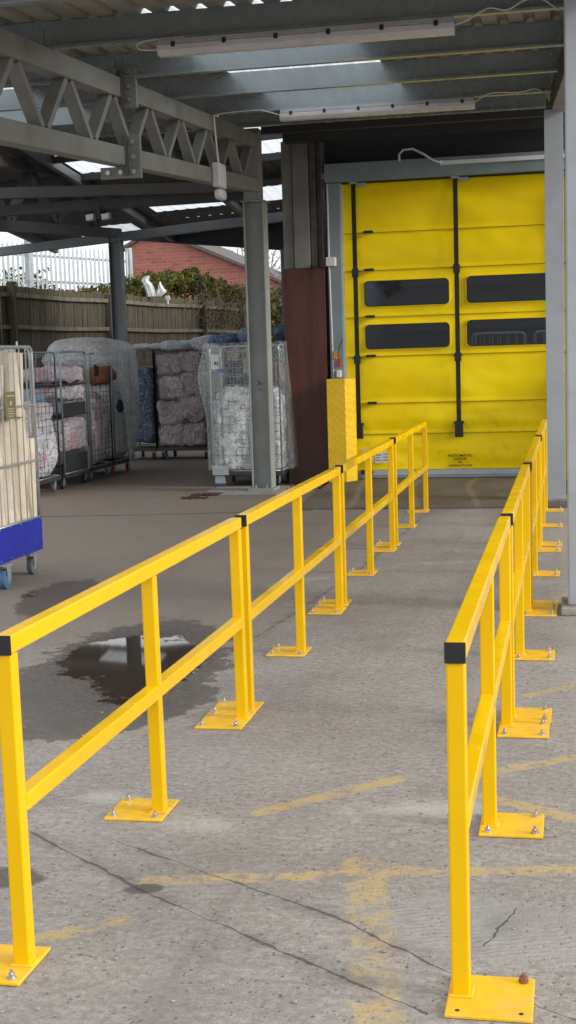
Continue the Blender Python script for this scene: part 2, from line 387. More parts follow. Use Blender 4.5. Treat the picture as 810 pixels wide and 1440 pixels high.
    m1 = N.math('MULTIPLY', N.ramp(y1, .030, .042, 1, 0), N.ramp(er, .40, .50, 0, .74))
    m2 = N.math('MULTIPLY', N.ramp(y2, .028, .045, 1, 0), N.ramp(er, .43, .54, 0, .74))
    m3 = N.math('MULTIPLY', N.ramp(band, .05, .085, 1, 0), N.ramp(er, .44, .57, 0, .68))
    ym = N.math('MAXIMUM', N.math('MAXIMUM', m1, m2), m3)
    c = N.mix(ym, c, (.47, .335, .13))
    # faint filled strip beside the left joint pair
    # cracks and joints
    Pk = warp(9, .035, 6)
    cr = smin([seg(Pk, (-1.85, 4.30), (-1.28, 3.83)), seg(Pk, (-1.28, 3.83), (-.36, 3.19)), seg(Pk, (-1.52, 4.25), (-.68, 3.73)), seg(Pk, (-.68, 3.73), (-.31, 3.41)),
               seg(Pk, (-.31, 3.41), (.4, 2.95)), seg(Pf, (-1.80, 7.6), (-1.58, 9.85)), seg(Pf, (-1.58, 9.85), (-1.42, 14.0)), seg(Pf, (-5.1, 14.6), (-4.6, 16.2)),
               seg(Pf, (-.24, 3.60), (-.17, 3.86))])
    joint = smin([seg(Pf, (-6.5, 13.45), (-4.3, 13.66)), seg(Pf, (-4.3, 13.66), (-2.7, 13.95))])
    crn = N.noise(P0, 6, 4, .7); crw = N.ramp(crn.outputs[0], .38, .68, .002, .011)
    crm = N.ramp(cr, 0, crw, 1, 0)
    jm = N.ramp(joint, .018, .045, 1, 0)
    halo = N.math('MULTIPLY', N.ramp(cr, .0, .085, .42, 0), N.ramp(crn.outputs[0], .40, .62))
    c = N.mix(halo, c, (.11, .10, .09))
    c = N.mix(N.math('MULTIPLY', N.math('MAXIMUM', N.math('MULTIPLY', crm, N.ramp(crn.outputs[0], .3, .5, .45, .9)), jm), .72), c, (.05, .043, .037))
    # oil spots and hole
    spots = smin([ell(Pf, -1.30, 3.86, .07, .04, .3), ell(Pf, -3.75, 8.9, .06, .12, .2), ell(Pw, -1.75, 3.9, .10, .10, 0)])
    c = N.mix(N.ramp(spots, .8, 1.1, .75, 0), c, (.06, .05, .045))
    # damp patch and standing water
    Pd = warp(2.2, .42, 4)
    damp = N.math('MINIMUM', smin([ell(Pd, -2.33, 6.80, .54, 1.24, .10), ell(Pd, -2.08, 6.0, .34, .62, -.30)]), ell(Pw, -3.45, 8.8, .30, .75, .2))
    dm = N.math('MULTIPLY', N.ramp(N.math('ADD', damp, N.math('MULTIPLY', N.math('SUBTRACT', ne.outputs[0], .5), .75)), 1.0, 1.03, 1, 0), N.ramp(damp, .75, 1.1, 1, .88))
    wet = smin([ell(Pw, -2.20, 6.80, .25, .80, .12), ell(Pw, -2.48, 7.05, .30, .55, .05)])
    wn = N.math('ADD', wet, N.math('MULTIPLY', N.math('SUBTRACT', ne.outputs[0], .5), 1.1))
    wm = N.ramp(wn, .94, .99, 1, 0)
    c = N.mix(N.math('MULTIPLY', dm, .72), c, (.062, .051, .043))
    c = N.mix(wm, c, (.052, .039, .029))
    glint = N.math('MULTIPLY', dm, N.math('MULTIPLY', N.ramp(ne2.outputs[0], .42, .50), N.ramp(wn, 1.0, 1.9, 1, 0)))
    b = N.n('ShaderNodeBsdfPrincipled')
    N.l(c, b.inputs['Base Color'])
    r = N.mix(dm, (.88, .88, .88), (.62, .62, .62)); r = N.mix(glint, r, (.07, .07, .07)); r = N.mix(wm, r, (.03, .03, .03))
    N.l(r, b.inputs['Roughness'])
    h = N.math('ADD', N.math('MULTIPLY', nS.outputs[0], .55), N.math('MULTIPLY', nT.outputs[0], .22))
    h = N.math('SUBTRACT', h, N.math('MULTIPLY', pit, .6)); h = N.math('SUBTRACT', h, N.math('MULTIPLY', N.math('MAXIMUM', crm, jm), 1.6))
    nG = N.noise(N.vmath('MULTIPLY', P0, (14, 34, 1)), 1., 4, .65); h = N.math('ADD', h, N.math('MULTIPLY', nM.outputs[0], 1.0)); h = N.math('ADD', h, N.math('MULTIPLY', nG.outputs[0], .8))
    h = N.math('ADD', h, N.math('MULTIPLY', brush, .25))
    h = N.math('MULTIPLY', h, N.math('SUBTRACT', 1., wm))
    N.l(N.bump(h, .75, .010), b.inputs['Normal'])
    N.l(b.outputs[0], out.inputs[0])
    return m
M['ground'] = ground_mat()

def ramp_mat():
    m, nt, out = nm('ribbed_ramp'); N = NT(nt)
    P = N.n('ShaderNodeNewGeometry').outputs['Position']
    b = N.n('ShaderNodeBsdfPrincipled'); b.inputs['Roughness'].default_value = .8
    n1 = N.noise(P, 1.4, 5, .6); n2 = N.noise(P, 25, 4)
    c = N.mix(N.ramp(n1.outputs[0], .3, .7), (.105, .082, .060), (.165, .135, .100))
    c = N.mix(N.ramp(n2.outputs[0], .35, .65, .4, 0), c, (.08, .065, .05))
    v = N.n('ShaderNodeTexWave'); N.l(P, v.inputs[0]); v.inputs['Scale'].default_value = .45; v.inputs['Distortion'].default_value = 5; v.inputs['Detail'].default_value = 1; v.inputs['Detail Scale'].default_value = .5
    c = N.mix(N.math('MULTIPLY', N.ramp(v.outputs['Fac'], .94, 1.), .30), c, (.36, .31, .22))
    w = N.n('ShaderNodeTexWave'); N.l(P, w.inputs[0]); w.inputs['Scale'].default_value = 9; w.bands_direction = 'X'
    w2 = N.n('ShaderNodeTexWave'); N.l(P, w2.inputs[0]); w2.inputs['Scale'].default_value = 5; w2.bands_direction = 'Y'
    c = N.mix(N.math('MULTIPLY', N.math('MAXIMUM', w.outputs['Fac'], w2.outputs['Fac']), .3), c, (.09, .07, .05))
    N.l(c, b.inputs['Base Color']); N.l(N.bump(N.math('MAXIMUM', w.outputs['Fac'], w2.outputs['Fac']), .5, .006), b.inputs['Normal'])
    N.l(b.outputs[0], out.inputs[0]); return m
M['ramp'] = ramp_mat()

# ------------------------------------------------------------------ mesh tools
class MB:
    def __init__(s): s.v = []; s.f = []
    def add(s, vs, fs):
        o = len(s.v); s.v += [tuple(v) for v in vs]; s.f += [tuple(i+o for i in f) for f in fs]; return s
    def box(s, x0, x1, y0, y1, z0, z1):
        return s.add([(x0,y0,z0),(x1,y0,z0),(x1,y1,z0),(x0,y1,z0),(x0,y0,z1),(x1,y0,z1),(x1,y1,z1),(x0,y1,z1)],
                     [(0,3,2,1),(4,5,6,7),(0,1,5,4),(1,2,6,5),(2,3,7,6),(3,0,4,7)])
    def prism(s, poly, fn, a, b):
        """poly of (u,v); fn(u,v,t)->xyz"""
        n = len(poly); vs = [fn(u, v, a) for u, v in poly]+[fn(u, v, b) for u, v in poly]
        fs = [tuple(range(n))[::-1], tuple(range(n, 2*n))]+[(i, (i+1) % n, n+(i+1) % n, n+i) for i in range(n)]
        return s.add(vs, fs)
    def bar(s, p, q, w, h, up=(0, 0, 1)):
        p = Vector(p); q = Vector(q); d = (q-p).normalized(); up = Vector(up)
        r = d.cross(up); r = r.normalized() if r.length > 1e-4 else Vector((1, 0, 0)); u = r.cross(d).normalized()
        vs = [c+r*(a*w/2)+u*(b*h/2) for c in (p, q) for a, b in ((-1,-1),(1,-1),(1,1),(-1,1))]
        return s.add(vs, [(0,3,2,1),(4,5,6,7),(0,1,5,4),(1,2,6,5),(2,3,7,6),(3,0,4,7)])
    def tube(s, pts, r, n=6):
        pts = [Vector(p) for p in pts]; vs = []; fs = []; prev = None
        for i, p in enumerate(pts):
            d = (pts[min(i+1, len(pts)-1)]-pts[max(i-1, 0)]).normalized()
            if prev is None:
                a = Vector((0, 0, 1)) if abs(d.z) < .9 else Vector((1, 0, 0)); e = d.cross(a).normalized()
            else: e = (prev-d*prev.dot(d)).normalized()
            prev = e; g = d.cross(e)
            for k in range(n):
                t = 2*PI*k/n+PI/n; vs.append(p+e*(r*math.cos(t))+g*(r*math.sin(t)))
        for i in range(len(pts)-1):
            for k in range(n): fs.append((i*n+k, i*n+(k+1) % n, (i+1)*n+(k+1) % n, (i+1)*n+k))
        fs += [tuple(range(n))[::-1], tuple(range((len(pts)-1)*n, len(pts)*n))]
        return s.add(vs, fs)
    def cyl(s, c, axis, r, h, n=14):
        a = Vector(axis).normalized(); c = Vector(c); return s.tube([c-a*h/2, c+a*h/2], r, n)
    def ibeam(s, p, q, b, h, tf, tw, up=(0, 0, 1)):
        """I section from p to q; h measured along up"""
        p = Vector(p); q = Vector(q); d = (q-p).normalized(); up = Vector(up); r = d.cross(up).normalized(); u = r.cross(d).normalized()
        prof = [(-b/2,-h/2),(b/2,-h/2),(b/2,-h/2+tf),(tw/2,-h/2+tf),(tw/2,h/2-tf),(b/2,h/2-tf),(b/2,h/2),(-b/2,h/2),(-b/2,h/2-tf),(-tw/2,h/2-tf),(-tw/2,-h/2+tf),(-b/2,-h/2+tf)]
        n = 12; vs = [c+r*x+u*y for c in (p, q) for x, y in prof]
        fs = [(i, (i+1) % n, n+(i+1) % n, n+i) for i in range(n)]
        caps = [(0,1,2,11),(2,3,10,11),(3,4,9,10),(4,5,8,9),(5,6,7,8)]
        fs += [tuple(reversed(f)) for f in caps]+[tuple(i+n for i in f) for f in caps]
        return s.add(vs, fs)
    def lump(s, c, size, seed=0, e=.5, amp=.08, freq=3., nu=36, nv=22, zmin=None, top=0.):
        """soft superellipsoid with folded surface; e<1 boxy"""
        vs = []; fs = []
        def pw(x, k): return math.copysign(abs(x)**k, x)
        for j in range(nv+1):
            ph = -PI/2+PI*j/nv
            for i in range(nu):
                th = 2*PI*i/nu
                x = pw(math.cos(ph), e)*pw(math.cos(th), e); y = pw(math.cos(ph), e)*pw(math.sin(th), e); z = pw(math.sin(ph), e)
                v = Vector((x*size[0], y*size[1], z*size[2]))
                q = (v+Vector((seed*3.7, seed*1.3, seed*2.1)))*freq
                d = abs(noise.noise(q))*2-.35+.5*noise.noise(q*2.3)
                nrm = Vector((x/size[0], y/size[1], z/size[2])).normalized()
                v = v+nrm*(d*amp)
                if top and z > 0: v.z += top*noise.noise(Vector((v.x*2.2, v.y*2.2, seed)))
                w = Vector(c)+v
                if zmin is not None: w.z = max(w.z, zmin)
                vs.append(w)
        for j in range(nv):
            for i in range(nu): fs.append((j*nu+i, j*nu+(i+1) % nu, (j+1)*nu+(i+1) % nu, (j+1)*nu+i))
        return s.add(vs, fs)
    def build(s, name, mat, parent=None, bevel=0., smooth=False, seg=2):
        o0 = Vector((0, 0, 0)); p = parent
        while p is not None: o0 = o0+p.location; p = p.parent
        me = bpy.data.meshes.new(name); me.from_pydata([tuple(Vector(v)-o0) for v in s.v], [], s.f); me.validate(); me.update()
        me.materials.append(M[mat] if isinstance(mat, str) else mat)
        if smooth: me.polygons.foreach_set('use_smooth', [True]*len(me.polygons))
        o = bpy.data.objects.new(name, me); col.objects.link(o); o.parent = parent
        if bevel:
            b = o.modifiers.new('bevel', 'BEVEL'); b.width = bevel; b.segments = seg; b.limit_method = 'ANGLE'; b.angle_limit = RD(40)
        return o

def tag(o, label=None, cat=None, group=None, kind=None):
    if label: o['label'] = label
    if cat: o['category'] = cat
    if group: o['group'] = group
    if kind: o['kind'] = kind
    return o
def thing(name, loc, label, cat, group=None):
    o = bpy.data.objects.new(name, None); col.objects.link(o); o.location = loc; o.empty_display_size = .1
    return tag(o, label, cat, group)
def kids(o): return [c for c in bpy.data.objects if c.parent == o]
def copy_tree(o, parent=None):
    c = o.copy(); col.objects.link(c); c.parent = parent
    for ch in kids(o): copy_tree(ch, c)
    return c
def struct(o): o['kind'] = 'structure'; return o

# ------------------------------------------------------------------ ground
g = MB(); n = 40
g.add([(-250, -60, 0), (250, -60, 0), (250, 400, 0), (-250, 400, 0)], [(0, 1, 2, 3)])
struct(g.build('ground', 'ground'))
r = MB()
r.add([(-2.86, 14.06, .004), (.35, 14.16, .004), (.35, 16.99, .05), (-2.96, 16.99, .05), (-2.86, 14.06, .0), (.35, 14.16, .0)], [(0, 1, 2, 3)])
r.box(-2.86, .35, 14.03, 14.09, .004, .010)
struct(r.build('ramp', 'ramp'))

# ------------------------------------------------------------------ yellow barriers
H = .915
def make_barrier(side, bolts=True, first=False):
    """side -1: feet reach left, +1: feet reach right. origin at the near post, runs along +Y"""
    root = bpy.data.objects.new('guard_rail', None); col.objects.link(root); root.empty_display_size = .1
    t = .025
    MB().box(-t, t, -t, 2.5+t, H-.05, H).build('top_rail', 'rail', root, .005)
    for k, y in enumerate((0, 1.24, 2.5)):
        MB().box(-t+.0015, t-.0015, y-t+.0015, y+t-.0015, .008, H-.0505).build('post', 'rail', root, .005)
    for a, b in ((t+.0, 1.24-t), (1.24+t, 2.5-t)):
        MB().box(-t+.001, t-.001, a-.001, b+.001, .425, .475).build('mid_rail', 'rail', root, .005)
    for y in (-t-.003, 2.5+t):
        MB().box(-t-.0012, t+.0012, y-.0012 if y < 0 else y, (y+.003 if y < 0 else y+.0045), H-.0515, H+.0012).build('end_cap', 'cap', root, .0012)
    for y, dy in ((0, -.008 if first else .05), (1.24, .02), (2.5, -.05)):
        x0, x1 = (-.18, .033) if side < 0 else (-.033, .18)
        pl = MB().box(x0, x1, y+dy-.1125, y+dy+.1125, 0.001, .011)
        # weld fillet
        pl.box(-t-.006, t+.006, y-t-.006, y+t+.006, .010, .017)
        plate = pl.build('base_plate', 'plate', root, .003)
        xo = x0+.028 if side < 0 else x1-.028; xi = x1-.03 if side < 0 else x0+.03
        for bx, by in ((xo, y+dy-.085), (xo, y+dy+.085), (xi, y+dy-.088)):
            if not bolts and y == 0:
                if by > y+dy:
                    mb = MB().cyl((bx, by, .016), (0, 0, 1), .013, .005, 12); mb.cyl((bx, by, .022), (0, 0, 1), .011, .010, 6); mb.cyl((bx, by, .030), (0, 0, 1), .0055, .010, 8)
                    mb.build('bolt', 'rustbolt', plate)
                else:
                    MB().cyl((bx, by, .0112), (0, 0, 1), .006, .001, 12).build('bolt_hole', 'cap', plate)
                continue
            mb = MB().cyl((bx, by, .013), (0, 0, 1), .013, .004, 12); mb.cyl((bx, by, .020), (0, 0, 1), .0095, .010, 6); mb.cyl((bx, by, .028), (0, 0, 1), .005, .012, 8)
            mb.build('bolt', 'bolt', plate)
    return root
starts = [3.30, 5.93, 8.60, 11.32]
firstL = make_barrier(-1, True, True); protoL = make_barrier(-1); protoR = make_barrier(1)
firstR = make_barrier(1, False, True)
nth = ['nearest', 'second nearest', 'third nearest', 'farthest']
for i, y in enumerate(starts):
    o = firstL if i == 0 else (protoL if i == 1 else copy_tree(protoL))
    o.location = (-1.456+random.uniform(-.003, .003), y, 0); o.rotation_euler.z = random.uniform(-.002, .002)
    tag(o, '%s yellow guard rail frame in the left-hand row beside the puddle' % nth[i] if i < 2 else '%s yellow guard rail frame in the left-hand row leading to the yellow door' % nth[i], 'guard rail', 'yellow guard rails lining the walkway')
    if i == 0: o.rotation_euler.y = -.006
    o = firstR if i == 0 else (protoR if i == 1 else copy_tree(protoR))
    o.location = (-.281+i*.006, y-(.01 if i == 0 else 0), 0)
    tag(o, ['nearest yellow guard rail frame in the right-hand row, its front plate missing two bolts', 'second nearest yellow guard rail frame in the right-hand row',
            'third nearest yellow guard rail frame in the right-hand row, beside the grey column', 'farthest yellow guard rail frame in the right-hand row, by the door column'][i], 'guard rail', 'yellow guard rails lining the walkway')

# ------------------------------------------------------------------ roof geometry
def zr(Y): return 4.20+(Y-15.77)*.0595     # underside of the purlins
PD = .20                                    # purlin depth
PY = [2.0, 3.5, 4.97, 6.44, 7.90, 9.47, 11.05, 12.50, 13.93, 15.28]
def deck(mb, x0, x1, ys, zf, rib=.20, h=.035, cut=None):
    xs = []; x = x0
    while x < x1-.001:
        for dx, dz in ((0, 0), (.11, 0), (.13, h), (.18, h)):
            if x+dx < x1: xs.append((x+dx, dz))
        x += rib
    xs.append((x1, 0))
    n = len(xs); vs = []
    for y in ys: vs += [(x, y, zf(x, y)+dz) for x, dz in xs]
    fs = [(j*n+i, j*n+i+1, (j+1)*n+i+1, (j+1)*n+i) for j in range(len(ys)-1) for i in range(n-1)]
    return mb.add(vs, fs)
roof = thing('canopy_roof', (-3.65, 10, 0), 'grey corrugated canopy roof on steel purlins over the walkway', 'canopy roof')
zf = lambda x, y: zr(y)+PD+.004
Y0, Y1 = 6.9, 17.05
deck(MB(), -6.85, -6.45, [Y0, Y1], zf).build('roof_sheet', 'deck', roof)
deck(MB(), -6.45, -5.05, [Y0, 9.5], zf).build('roof_sheet', 'deck', roof)
deck(MB(), -6.45, -5.05, [13.9, Y1], zf).build('roof_sheet', 'deck', roof)
deck(MB(), -5.05, -3.05, [Y0, Y1], zf).build('roof_sheet', 'deck', roof)
deck(MB(), -3.05, -1.65, [Y0, 9.5], zf).build('roof_sheet', 'deck', roof)
deck(MB(), -3.05, -1.65, [13.9, Y1], zf).build('roof_sheet', 'deck', roof)
deck(MB(), -1.65, .55, [Y0, Y1], zf).build('roof_sheet', 'deck', roof)
deck(MB(), -6.45, -5.05, [9.5, 13.9], zf).build('rooflight', 'rooflight', roof)
deck(MB(), -3.05, -1.65, [9.5, 13.9], zf).build('rooflight', 'rooflight', roof)
def purlin(x0, x1, y, z, mat, parent):
    """Z section: web on the camera side, bottom lip towards the camera"""
    mb = MB(); t = .004; sl = .0595
    prof = [(-.060, .018), (-.060, 0), (0, 0), (0, PD-t), (.06, PD-t), (.06, PD), (-t, PD), (-t, t), (-.056, t), (-.056, .018)]
    mb.prism(prof, lambda u, v, t_: (t_, y+u, z+v), x0, x1)
    return mb.build('purlin', mat, parent)
for y in PY[4:]:
    z = zr(y)
    purlin(-6.8, -3.653, y, z, 'purlin', roof); xe = -.225+(15.3-y)*.052; p = purlin(-3.647, xe-.02, y, z, 'purlin', roof)
    if y < 13.5:
        mb = MB()
        for xx in (-3.74, -3.56):
            for zz in (.05, .15): mb.cyl((xx, y-.010, z+zz), (0, 1, 0), .011, .014, 6)
        for zz in (.05, .15): mb.cyl((xe-.07, y-.010, z+zz), (0, 1, 0), .013, .02, 6)
        mb.build('purlin_bolts', 'bolt', p)
    MB().box(-3.72, -3.58, y-.004+.006, y+.006, z-.005, z+.16).build('cleat', 'truss', roof)
# eaves beams at the wall
MB().box(-3.4, .1, 16.55, 16.75, zr(16.55)-.06, zr(16.55)+.14).build('wall_beam', 'beam_dark', roof)
MB().box(-3.52, -.235, 15.90, 15.98, zr(15.9)-.015, zr(15.9)+.17).build('wall_beam', 'beam_dark', roof)
RX = lambda y: -.225+(15.3-y)*.052+.085
MB().bar((RX(6.9), 6.9, zr(6.9)+.03), (RX(14.8), 14.8, zr(14.8)+.03), .16, .24).build('rafter', 'rafter', roof, .004)
MB().bar((RX(6.9)+.004, 6.9, zr(6.9)-.095), (RX(14.8)+.004, 14.8, zr(14.8)-.095), .155, .008).build('rafter_flange', 'rafter_pale', roof)

# main columns ---------------------------------------------------------------
def icol(name, x, y, h, b, d, mat, label, base=.16, z0=.012):
    t = thing(name, (x, y, 0), label, 'column')
    MB().ibeam((x, y, z0), (x, y, h), d, b, .014, .010, up=(1, 0, 0)).build('shaft', mat, t, .002)
    pl = MB().box(x-b/2-.035, x+b/2+.035, y-d/2-.05, y+d/2+.05, .0, .045).build('base_plate', mat, t, .003)
    mb = MB()
    for sx in (-1, 1):
        for sy in (-1, 1): mb.cyl((x+sx*b*.28, y+sy*(d/2+.025), .06), (0, 0, 1), .011, .05, 6)
    mb.build('anchor_bolts', 'bolt', pl)
    return t
cA = icol('steel_column', -3.655, 16.06, 3.43, .245, .23, 'steel_col', 'grey steel H column carrying the lattice truss, beside the white wrapped roll cage')
MB().box(-3.80, -3.51, 15.92, 16.20, 3.431, 3.445).build('cap_plate', 'steel_col', cA)
MB().box(-3.77, -3.57, 15.97, 16.15, 3.446, 4.28).build('stub', 'truss', cA, .01)
# scribbled mark on the column web
mk = MB()
def stroke(pts): mk.tube([(-3.655-.066+px*.001, 15.928, 1.33+pz*.001) for px, pz in pts], .003, 4)
mk2 = MB()
for pts in ([(-4, 24), (4, 32), (12, 26), (10, 14), (0, 0), (16, 4), (30, 8), (46, 4)], [(0, -38), (8, -36), (46, -38)], [(16, 22), (22, 14)]):
    mk2.tube([(-3.690+px*.0016, 16.053, 1.28+pz*.0016) for px, pz in pts], .004, 4)
mk2.build('scribbled_mark', 'ink', cA)
pad = MB().box(-4.35, -3.10, 15.55, 16.5, 0, .012); struct(pad.build('column_pad', 'conc_pad', None, .004))

cB = thing('steel_column', (.05, 8.5, 0), 'pale grey steel column at the right edge of the photo, on a concrete pad', 'column')
MB().box(-.028, .32, 8.38, 8.62, .05, zr(8.4)-.09).build('shaft', 'steel_light', cB, .012, seg=3)
MB().box(-.07, .36, 8.30, 8.70, .0, .05).build('base_pad', 'conc_pad', cB, .01)
cC = thing('steel_column', (-.15, 14.7, 0), 'pale grey steel column standing in front of the right side of the yellow door', 'column')
MB().ibeam((-.16, 14.72, .012), (-.16, 14.72, zr(14.7)-.09), .19, .20, .012, .01, up=(0, 1, 0)).build('shaft', 'steel_light', cC, .002)
MB().box(-.30, -.02, 14.58, 14.86, 0, .04).build('base_pad', 'conc_pad', cC, .008)

# lattice truss -----------------------------------------------------------
def truss(name, x, y0, y1, ztop, zbot, ct, cb, pitch, dw, dd, mat, label, ph=0.):
    t = thing(name, (x, y1, 0), label, 'truss')
    MB().bar((x, y0, ztop(y0)-ct/2), (x, y1, ztop(y1)-ct/2), .14, ct).build('top_chord', mat, t, .006)
    MB().bar((x, y0, zbot(y0)+cb/2), (x, y1, zbot(y1)+cb/2), .14, cb).build('bottom_chord', mat, t, .006)
    y = y0+ph
    while y < y1-pitch*.3:
        for s in (0, 1):
            ya, yb = (y+.05, y+pitch/2-.04) if s == 0 else (y+pitch/2+.04, y+pitch-.05)
            if yb > y1: continue
            za, zb = (ztop(ya)-ct, zbot(yb)+cb) if s == 0 else (zbot(ya)+cb, ztop(yb)-ct)
            MB().bar((x, ya, za+(.004 if s else .0)), (x, yb, zb), dd, dw).build('brace', mat, t, .004)
        y += pitch
    return t
zt = lambda Y: 3.783+.0585*(Y-8.677)
zb = lambda Y: 3.061+.0655*(Y-8.58)
tA = truss('roof_truss', -3.65, 4.9, 15.96, zt, zb, .16, .15, 1.0, .055, .10, 'truss', 'nearer grey steel lattice truss with bolted splice plates', ph=-.1)
# splice at Y = 11
sp = MB().box(-3.575, -3.47, 11.0, 11.045, zt(11)-.24, zt(11)+.09); sp.box(-3.70, -3.575, 11.0, 11.02, zt(11)+.004, zt(11)+.09)
s1 = sp.build('splice_plate', 'truss', tA, .002)
sp = MB().box(-3.575, -3.47, 11.04, 11.085, zb(11)-.10, zb(11)+.25); sp.box(-3.82, -3.575, 11.04, 11.06, zb(11)-.10, zb(11)-.004)
s2 = sp.build('splice_plate', 'truss', tA, .002)
MB().box(-3.60, -3.572, 10.93, 10.998, zt(11)-.22, zt(11)+.05).build('splice_angle', 'plate_dark', s1); MB().box(-3.60, -3.572, 10.97, 11.038, zb(11)-.08, zb(11)+.23).build('splice_angle', 'plate_dark', s2)
for s_, x, z in [(s1, -3.525, zt(11)+.045), (s1, -3.525, zt(11)-.07), (s1, -3.525, zt(11)-.18), (s1, -3.64, zt(11)+.05), (s2, -3.525, zb(11)+.19), (s2, -3.525, zb(11)+.07), (s2, -3.525, zb(11)-.05), (s2, -3.64, zb(11)-.05), (s2, -3.75, zb(11)-.05)]:
    yb_ = 10.99 if s_ is s1 else 11.03
    MB().cyl((x, yb_, z), (0, 1, 0), .021, .022, 6).build('bolt', 'bolt', s_)
zt2 = lambda Y: 4.36+.055*(Y-17.3); zb2 = lambda Y: 3.37+.0595*(Y-17.2)
tB = truss('roof_truss', -7.42, 13.0, 22.2, zt2, zb2, .14, .15, 1.75, .12, .10, 'truss_dark', 'farther dark lattice truss seen below and behind the grey one', ph=.2)

# back canopy --------------------------------------------------------------
back = thing('rear_canopy_roof', (-6, 20, 0), 'dark low canopy roof with white rooflights over the laundry cages', 'canopy roof')
zk = lambda x, y: 4.16+(x+6.75)*.045-(y-21.5)*.10+.0
def bdeck(x0, x1, y0, y1, nm_, mat): deck(MB(), x0, x1, [y0, y1+.02], zk, h=.008).build(nm_, mat, back)
rows = [(17.1, 18.3), (18.3, 19.4), (19.4, 20.5), (20.5, 21.35), (21.35, 22.35), (22.35, 23.0), (23.0, 24.1), (24.1, 24.4)]
for k, (a, b) in enumerate(rows):
    if k == 4:
        for x0, x1, m_ in ((-9.4, -6.78, 0), (-6.78, -5.58, 1), (-5.58, -5.1, 0), (-5.1, -4.1, 1), (-4.1, -3.2, 0)):
            bdeck(x0, x1, a, b, 'rooflight' if m_ else 'roof_sheet', 'rooflight' if m_ else 'deck_dark')
    elif k == 0:
        for x0, x1, m_ in ((-9.4, -4.55, 0), (-4.55, -3.7, 1), (-3.7, -3.2, 0)):
            bdeck(x0, x1, a, b, 'rooflight' if m_ else 'roof_sheet', 'rooflight' if m_ else 'deck_dark')
    elif k == 6:  # mostly hidden rooflight added to put a bright reflection in the puddle
        for x0, x1, m_ in ((-9.4, -8.6, 0), (-8.6, -7.45, 1), (-7.45, -3.2, 0)):
            bdeck(x0, x1, a, b, 'rooflight' if m_ else 'roof_sheet', 'rooflight' if m_ else 'deck_dark')
    elif k == 1:
        for x0, x1, m_ in ((-9.4, -7.0, 0), (-7.0, -6.4, 1), (-6.4, -4.45, 0), (-4.45, -3.65, 1), (-3.65, -3.2, 0)):
            bdeck(x0, x1, a, b, 'rooflight' if m_ else 'roof_sheet', 'rooflight' if m_ else 'deck_dark')
    else: bdeck(-9.4, -3.2, a, b, 'roof_sheet', 'deck_dark')
MB().bar((-9.5, 22.0, 3.51), (-3.3, 22.0, 3.94), .12, .145).build('cross_beam', 'beam_mid', back, .004)
MB().bar((-9.5, 24.3, 4.20), (-3.3, 24.3, 3.53), .14, .44).build('eaves_beam', 'beam_dark', back, .004)
MB().bar((-9.5, 16.12, 3.78), (-3.79, 16.12, 3.635), .10, .13).build('cross_beam', 'truss_dark', back, .004)
MB().bar((-9.5, 16.3, 3.49), (-3.79, 16.3, 3.56), .10, .13).build('cross_beam', 'beam_dark', back, .004)
for xx in (-9.3, -7.05, -5.35):
    MB().bar((xx, 17.2, zk(xx, 17.2)-.09), (xx, 24.2, zk(xx, 24.2)-.09), .08, .12).build('rafter', 'beam_mid', back, .003)
for yy in (18.3, 19.4, 20.5):
    MB().bar((-9.5, yy, zk(-9.5, yy)-.06), (-3.3, yy, zk(-3.3, yy)-.06), .06, .09).build('purlin', 'beam_dark', back)
cD = thing('steel_column', (-7.40, 22, 0), 'dark slim steel column rising in front of the timber fence', 'column')
MB().ibeam((-7.40, 22, .0), (-7.40, 22, 3.66), .20, .20, .012, .01, up=(1, 0, 0)).build('shaft', 'beam_mid', cD, .002)
MB().box(-7.55, -7.25, 21.85, 22.15, 0, .02).build('base_plate', 'beam_mid', cD)
cE = thing('steel_column', (-3.95, 24, 0), 'thin dark post in the gap between the H column and the building', 'column')
MB().box(-5.02, -4.94, 23.96, 24.04, 0, 3.5).build('shaft', 'beam_mid', cE, .003)
cE.location = (-4.98, 24, 0)
for ch in kids(cE): ch.location = (0, 0, 0)
for ch in kids(cE):
    for v in ch.data.vertices: v.co.x += (-3.95+4.98)

# ------------------------------------------------------------------ building
bd = thing('warehouse_building', (-3.2, 17.2, 0), 'dark clad warehouse wall around the yellow door with maroon corner panel', 'building')
WY = 17.10
MB().box(-3.30, -2.97, WY, WY+.15, 0, 4.75).build('wall', 'clad_dk', bd)
MB().box(-2.97, .60, WY+.06, WY+.21, 3.95, 4.75).build('wall', 'clad_dk', bd)
MB().box(.30, 7, WY+.06, WY+.21, 0, 4.75).build('wall', 'clad', bd)
MB().box(-3.50, -3.30, WY+.0, 34, 0, 4.6).build('wall', 'clad', bd)
# grey cladding, upper corner: ribbed sheets
mb = MB()
mb.box(-3.505, -3.375, 16.93, 17.09, 2.692, 4.25); mb.box(-3.365, -3.165, 16.90, 17.09, 2.692, 4.25)
mb.build('cladding_panel', 'clad', bd, .006)
mb = MB(); mb.box(-3.155, -3.075, 16.93, 17.09, 2.692, 4.25); mb.box(-3.07, -3.02, 16.96, 17.09, 2.692, 4.25); mb.box(-3.015, -2.985, 16.91, 17.09, 2.692, 4.25)
mb.build('flashing', 'clad_brown', bd, .004)
MB().box(-3.515, -2.985, 16.88, 17.09, 0.0, 2.688).build('corner_panel', 'rustred', bd, .006)
